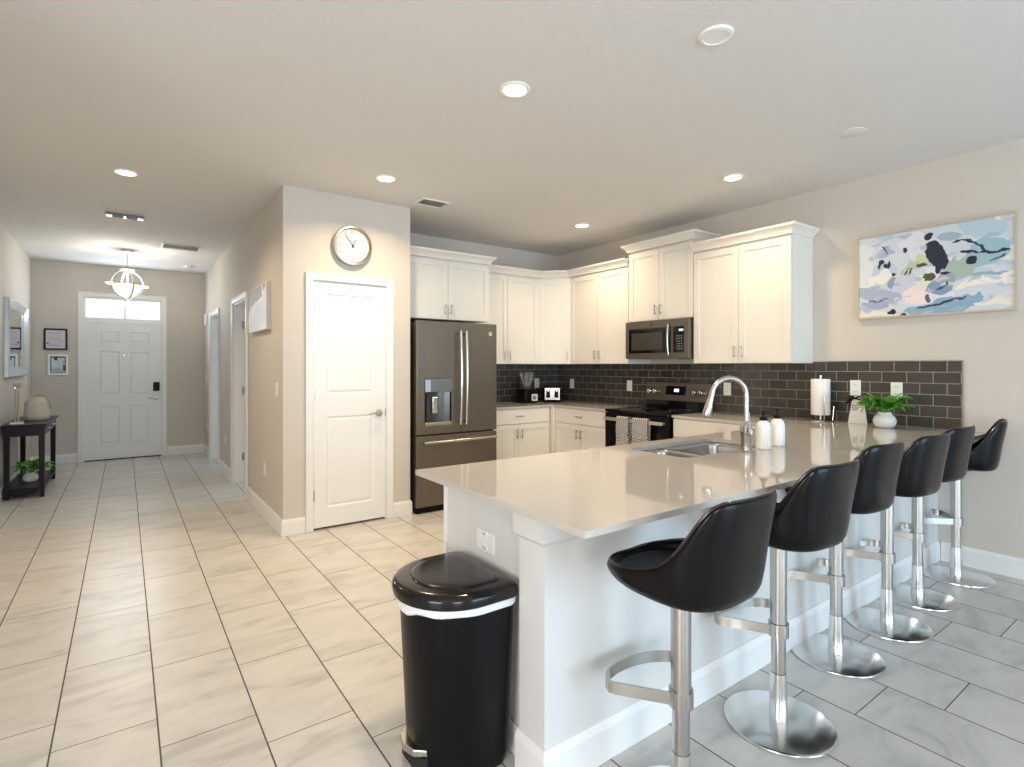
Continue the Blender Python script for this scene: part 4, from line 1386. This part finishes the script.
def vent(label, x, y, w, h, nslat, dark, name='air_vent', rot=0, thick=.012, diag=False):
    t = thing(name, label, 'vent', (x, y, CEIL), rot, 'ceiling air vents')
    MB().plate(rect(-w / 2, w / 2, -h / 2, h / 2), [rect(-w / 2 + .022, w / 2 - .022, -h / 2 + .022, h / 2 - .022)], -thick, -.0005).build('frame', M_vent, t, bev=.002)
    MB().box(-w / 2 + .023, w / 2 - .023, -h / 2 + .023, h / 2 - .023, -.0025, -.0008).build('duct_opening', M_dark if dark else mat('vent_backing', (.5, .5, .49), .6), t)
    ih = h - .046
    for i in range(nslat):
        y0 = -ih / 2 + ih * (i + .5) / nslat
        mb = MB().prism([(y0 - .004, -thick + .001), (y0 - .001, -thick + .001), (y0 + ih / nslat * .42, -.003), (y0 + ih / nslat * .42 - .003, -.003)], -w / 2 + .023, w / 2 - .023, 'x')
        mb.build('slat', M_vent, t)
    return t
vent('dark louvred ceiling vent in front of the cabinet over the refrigerator', 2.166, 4.20, .27, .19, 6, True)
vent('white louvred ceiling vent nearest the front door', .547, 7.50, .40, .30, 8, False)
t = thing('ceiling_sensor', 'narrow white strip fixture on the hall ceiling with bright ends', 'sensor', (.004, 6.23, CEIL))
MB().box(-.145, .145, -.05, .05, -.022, -.0005, .005).build('housing', M_grey, t)
for x in (-.120, .0, .120):
    MB().box(x - (.024 if x else .012), x + (.024 if x else .012), -.053, .048, -.027, -.0222, .002).build('louvre_clip', M_white, t)
t = thing('smoke_detector', 'round white smoke detector on the ceiling by the front door', 'smoke detector', (.72, 8.89, CEIL))
MB().lathe([(0, -.034), (.045, -.033), (.062, -.024), (.066, -.0005), (0, -.0005)], 32).build('cover', M_white, t, smooth=True)
MB().lathe([(.035, -.0345), (.038, -.0345), (.038, -.033), (.035, -.033)], 24, ring=True).build('sensor_ring', M_grey, t)

# pendant
pd = thing('pendant_light', 'orb pendant lamp with metal rings hanging in the entry hall', 'pendant lamp', (.03, 8.09, CEIL))
MB().lathe([(0, -.001), (.062, -.001), (.064, -.012), (.050, -.024), (.012, -.028), (0, -.028)], 28).build('canopy', M_nickel, pd, smooth=True)
mb = MB()
for i in range(9):
    z = -.03 - i * .022
    mb.tube([(.006 * math.cos(a) if i % 2 else 0, 0 if i % 2 else .006 * math.cos(a), z - .011 + .014 * math.sin(a)) for a in [2 * PI * k / 8 for k in range(8)]], .0022, 6, closed=True)
mb.build('chain', M_nickel, pd, smooth=True)
MB().lathe([(0, -.225), (.055, -.228), (.072, -.240), (.072, -.248), (.02, -.252), (0, -.252)], 28).build('cap', M_ceramic, pd, smooth=True)
zc = -.425
for k, (tx, tz) in enumerate(((PI / 2, 0.35), (PI / 2, 0.35 + PI / 2))):
    mb = MB().lathe([(.168, -.010), (.174, -.010), (.174, .010), (.168, .010)], 48, ring=True)
    # close
    mb.xform(Matrix.Translation((0, 0, zc)) @ Matrix.Rotation(tz, 4, 'Z') @ Matrix.Rotation(tx, 4, 'X'))
    mb.build('orb_ring', M_ceramic, pd, smooth=True)
mb = MB().lathe([(.185, -.004), (.215, -.004), (.215, .004), (.185, .004)], 48, ring=True)
mb.xform(Matrix.Translation((0, 0, zc)) @ Matrix.Rotation(.06, 4, 'Y'))
mb.build('equator_ring', M_nickel, pd, smooth=True)
MB().lathe([(0, -.150), (.05, -.143), (.09, -.122), (.125, -.085), (.143, -.04), (.147, 0), (.14, 0), (0, -.004)], 36, (0, 0, zc)).build('glass_bowl', M_globe, pd, smooth=True)
MB().tube([(0, 0, -.25), (0, 0, zc)], .010, 8).build('stem', M_ceramic, pd, smooth=True)
pl = bpy.data.lights.new('pendant_lamp', 'POINT'); pl.energy = 20; pl.color = (1.0, .93, .78); pl.shadow_soft_size = .05
plo = bpy.data.objects.new('pendant_lamp', pl); col.objects.link(plo); plo.location = (.03, 8.09, CEIL - .36)

# ------------------------------------------------------------------ bar stools
def stool_h(phi):
    """rim height by angle from the back (0 = back, pi = front)"""
    d = math.degrees(abs(phi))
    K = [(0, 1.0), (36, 1.0), (46, .985), (54, .905), (62, .842), (74, .805), (100, .780), (140, .757), (180, .745)]
    for (a, ha), (b, hb) in zip(K, K[1:]):
        if d <= b:
            t_ = (d - a) / (b - a)
            return ha + (hb - ha) * t_
    return K[-1][1]

def build_stool(label, loc, rot, frot):
    t = thing('bar_stool', label, 'bar stool', loc, rot, 'black bucket bar stools along the bar')
    N = 72
    def plan(phi, s=1.0):
        # superellipse; phi from back (-y)
        e = 2.7
        c_, s_ = math.cos(phi), math.sin(phi)
        W, B, F = .212, .215, .205
        D = B if c_ > 0 else F
        e = 3.0 if c_ > 0 else 2.3
        r = (abs(s_ / W) ** e + abs(c_ / D) ** e) ** (-1 / e)
        return r * s
    mb = MB()
    rings = []
    phis = [2 * PI * k / N for k in range(N)]
    def wrap(p): return (p + PI) % (2 * PI) - PI
    H = [stool_h(wrap(p)) for p in phis]
    # light smoothing of the rim
    for _ in range(2): H = [(H[k - 1] + 2 * H[k] + H[(k + 1) % N]) / 4 for k in range(N)]
    def ring(fs, fz):
        out = []
        for k, p in enumerate(phis):
            h_ = H[k]
            r = plan(p, fs(p, h_)); z = fz(p, h_)
            # taper the tall back slightly inwards at its top corners and lean it backwards
            x, y = r * math.sin(p), -r * math.cos(p)
            if z > .80:
                q = (z - .80) / .2
                x *= 1 - .01 * q
                y -= .030 * q
            out.append((x, y, z))
        rings.append([mb.bm.verts.new(v) for v in out])
    base = .690
    ring(lambda p, h_: .30, lambda p, h_: base)
    ring(lambda p, h_: .62, lambda p, h_: base + .002 + .010 * (1 - math.cos(p)) / 2)
    ring(lambda p, h_: .84, lambda p, h_: base + .008 + .018 * (1 - math.cos(p)) / 2)
    ring(lambda p, h_: .94, lambda p, h_: base + .024 + .016 * (1 - math.cos(p)) / 2)
    for k_ in (.35, .6, .8, .95):
        ring(lambda p, h_, k_=k_: .965 + .035 * k_, lambda p, h_, k_=k_: (base + .040 + .000 * (1 - math.cos(p)) / 2) * (1 - k_) + (h_ - .012) * k_)
    ring(lambda p, h_: .985, lambda p, h_: h_ - .002)
    ring(lambda p, h_: .955, lambda p, h_: h_)
    ring(lambda p, h_: .915, lambda p, h_: h_ - .005)
    SEAT = .742
    ring(lambda p, h_: .885, lambda p, h_: max(h_ - .03, SEAT - .004))
    ring(lambda p, h_: .86, lambda p, h_: max(SEAT + (h_ - .03 - SEAT) * .5, SEAT - .004))
    ring(lambda p, h_: .82, lambda p, h_: SEAT + max(0, (h_ - .03 - SEAT)) * .10)
    ring(lambda p, h_: .74, lambda p, h_: SEAT - .006)
    ring(lambda p, h_: .45, lambda p, h_: SEAT - .014)
    for A, B_ in zip(rings, rings[1:]):
        for k in range(N):
            mb.bm.faces.new((A[k], A[(k + 1) % N], B_[(k + 1) % N], B_[k]))
    mb.bm.faces.new(rings[0][::-1]); mb.bm.faces.new(rings[-1])
    rim = [tuple(v.co) for v in rings[9]]
    seam = [(v.co.x * 1.0, v.co.y, v.co.z) for v in rings[4]]
    o = mb.build('seat', M_leather, t, smooth=True, angle=70)
    ss = o.modifiers.new('sub', 'SUBSURF'); ss.levels = 1; ss.render_levels = 1
    MB().tube([(x, y, z + .001) for x, y, z in rim], .0045, 6, closed=True).build('piping', M_piping, o, smooth=True)
    MB().lathe([(0, .6895), (.09, .6895), (.09, .682), (.035, .676), (.031, .668), (0, .668)], 28).build('mounting_plate', M_black, t, smooth=True)
    col_ = MB().lathe([(.0295, .375), (.0295, .6678), (0, .6678)], 28)
    col_.build('gas_lift_sleeve', M_steel, t, smooth=True)
    MB().lathe([(.0255, .19), (.0255, .3745), (.0, .3745)], 28).build('post', M_steel, t, smooth=True)
    MB().lathe([(.0, .189), (.0275, .189), (.0285, .16), (.031, .07), (.032, .016), (.0, .016)], 28).build('lower_sleeve', M_chrome, t, smooth=True)
    # footrest: collar and loop
    fa = math.radians(frot)
    mb = MB().lathe([(.0300, .325), (.036, .325), (.036, .374), (.0300, .374)], 28)
    pts = [(-.030, .005), (-.095, .065), (-.150, .120)]
    for i in range(0, 13):
        a = PI - PI * i / 12
        pts.append((.160 * math.cos(a), .135 + .085 * math.sin(a)))
    pts += [(.150, .120), (.095, .065), (.030, .005)]
    pts = [(x * math.cos(fa) + y * math.sin(fa), -x * math.sin(fa) + y * math.cos(fa)) for x, y in pts]
    mb.band([(x, y, .350) for x, y in pts], .036, .007)
    mb.build('footrest', M_steel, t, smooth=True, angle=40)
    MB().lathe([(0, 0.0), (.186, .0), (.190, .003), (.189, .007), (.182, .010), (.05, .0155), (0, .0158)], 64).build('base_plate', M_chrome, t, smooth=True, angle=50)
    return t
S = [(1.341, 1.007, 'black bucket bar stool nearest the camera and trash can, cut off at its base', 2, 12),
     (1.985, 1.056, 'second black bucket bar stool from the trash can end', -3, 12),
     (2.662, 1.146, 'third black bucket bar stool from the trash can end', -4, 12),
     (3.190, 1.128, 'fourth black bucket bar stool from the trash can end, third from the right wall', -5, 12),
     (3.715, 1.160, 'fifth black bucket bar stool, second from the right wall', -5, 12),
     (4.280, 1.133, 'last black bucket bar stool, standing beside the right wall', 12, -10)]
for i, (x, y, lb, r_, fr_) in enumerate(S):
    if i in (0,):
        st0 = build_stool(lb, (x, y, 0), math.radians(r_), fr_)
    else:
        c_ = copy_tree(st0); c_.location = (x, y, 0); c_.rotation_euler = (0, 0, math.radians(r_)); c_['label'] = lb

# the nearest stool is set a little lower than the others
for ch in st0.children:
    if ch.name.split('.')[0] in ('seat', 'mounting_plate', 'gas_lift_sleeve'):
        ch.location.z = -.014
# ------------------------------------------------------------------ trash can (front faces -x)
tc = thing('trash_can', 'black step trash can with white liner beside the end of the peninsula', 'trash can', (1.070, 1.640, 0), R90)
def dshape(w, d, n=26, back=0.0, r=.03):
    """D plan: flat back at local y=0, round front towards -y"""
    pts = [(w / 2 - r * .3, -r * 0.0), (w / 2, -r)]
    pts = []
    pts.append((w / 2 - r, 0)); pts.append((w / 2 - r * .3, -r * .3)); pts.append((w / 2, -r))
    m_ = d * .42
    for i in range(n + 1):
        a = PI * i / n
        pts.append((w / 2 * math.cos(a), -m_ - (d - m_) * math.sin(a)))
    pts.append((-w / 2, -r)); pts.append((-w / 2 + r * .3, -r * .3)); pts.append((-w / 2 + r, 0))
    return pts[::-1]
def loft(mb, levels, captop=True, capbot=True):
    rings = []
    for (w, d, yo, z) in levels:
        rings.append([mb.bm.verts.new((p[0], p[1] + yo, z)) for p in dshape(w, d)])
    for A, B in zip(rings, rings[1:]):
        n = len(A)
        for k in range(n): mb.bm.faces.new((A[k], A[(k + 1) % n], B[(k + 1) % n], B[k]))
    if capbot: mb.bm.faces.new(rings[0][::-1])
    if captop: mb.bm.faces.new(rings[-1])
    return mb
loft(MB(), [(.31, .260, -.022, .0), (.340, .285, -.015, .05), (.378, .318, -.006, .54), (.380, .320, -.006, .5565)]).build('body', M_black, tc, smooth=True, angle=50)
mb = loft(MB(), [(.384, .324, -.004, .544), (.392, .330, -.003, .549), (.394, .332, -.002, .5645), (.390, .328, -.004, .5665)])
for v in mb.bm.verts:
    if v.co.z < .56:       # the bag overhang droops unevenly
        v.co.z -= .012 + .010 * math.sin(v.co.x * 19 + 2.2) + .004 * math.sin(v.co.x * 60)
mb.build('liner', M_bag, tc, smooth=True)
lid = loft(MB(), [(.396, .334, -.003, .5675), (.410, .348, -.0, .571), (.414, .352, -.0, .592), (.409, .348, -.001, .603), (.396, .338, -.005, .610), (.36, .305, -.018, .6145), (.22, .20, -.055, .616)]).build('lid', M_lid, tc, smooth=True, angle=50)
loft(MB(), [(.312, .255, -.035, .6145), (.306, .250, -.037, .6190), (.285, .230, -.045, .6205), (.20, .17, -.065, .621)], capbot=False).build('lid_panel', M_lid, lid, smooth=True, angle=50)
MB().tube([(-.012, -.3535, .571), (.012, -.3535, .585)], .002, 6).build('logo_mark', M_steel, lid)
MB().prism([(-.085, -.240), (.085, -.240), (.085, -.275), (.05, -.318), (0, -.332), (-.05, -.318), (-.085, -.275)], .075, .098, 'z', bev=.004).build('pedal', M_steel, tc)
MB().box(-.080, .080, -.300, -.22, .004, .074, .006).build('pedal_recess', M_dark, tc)
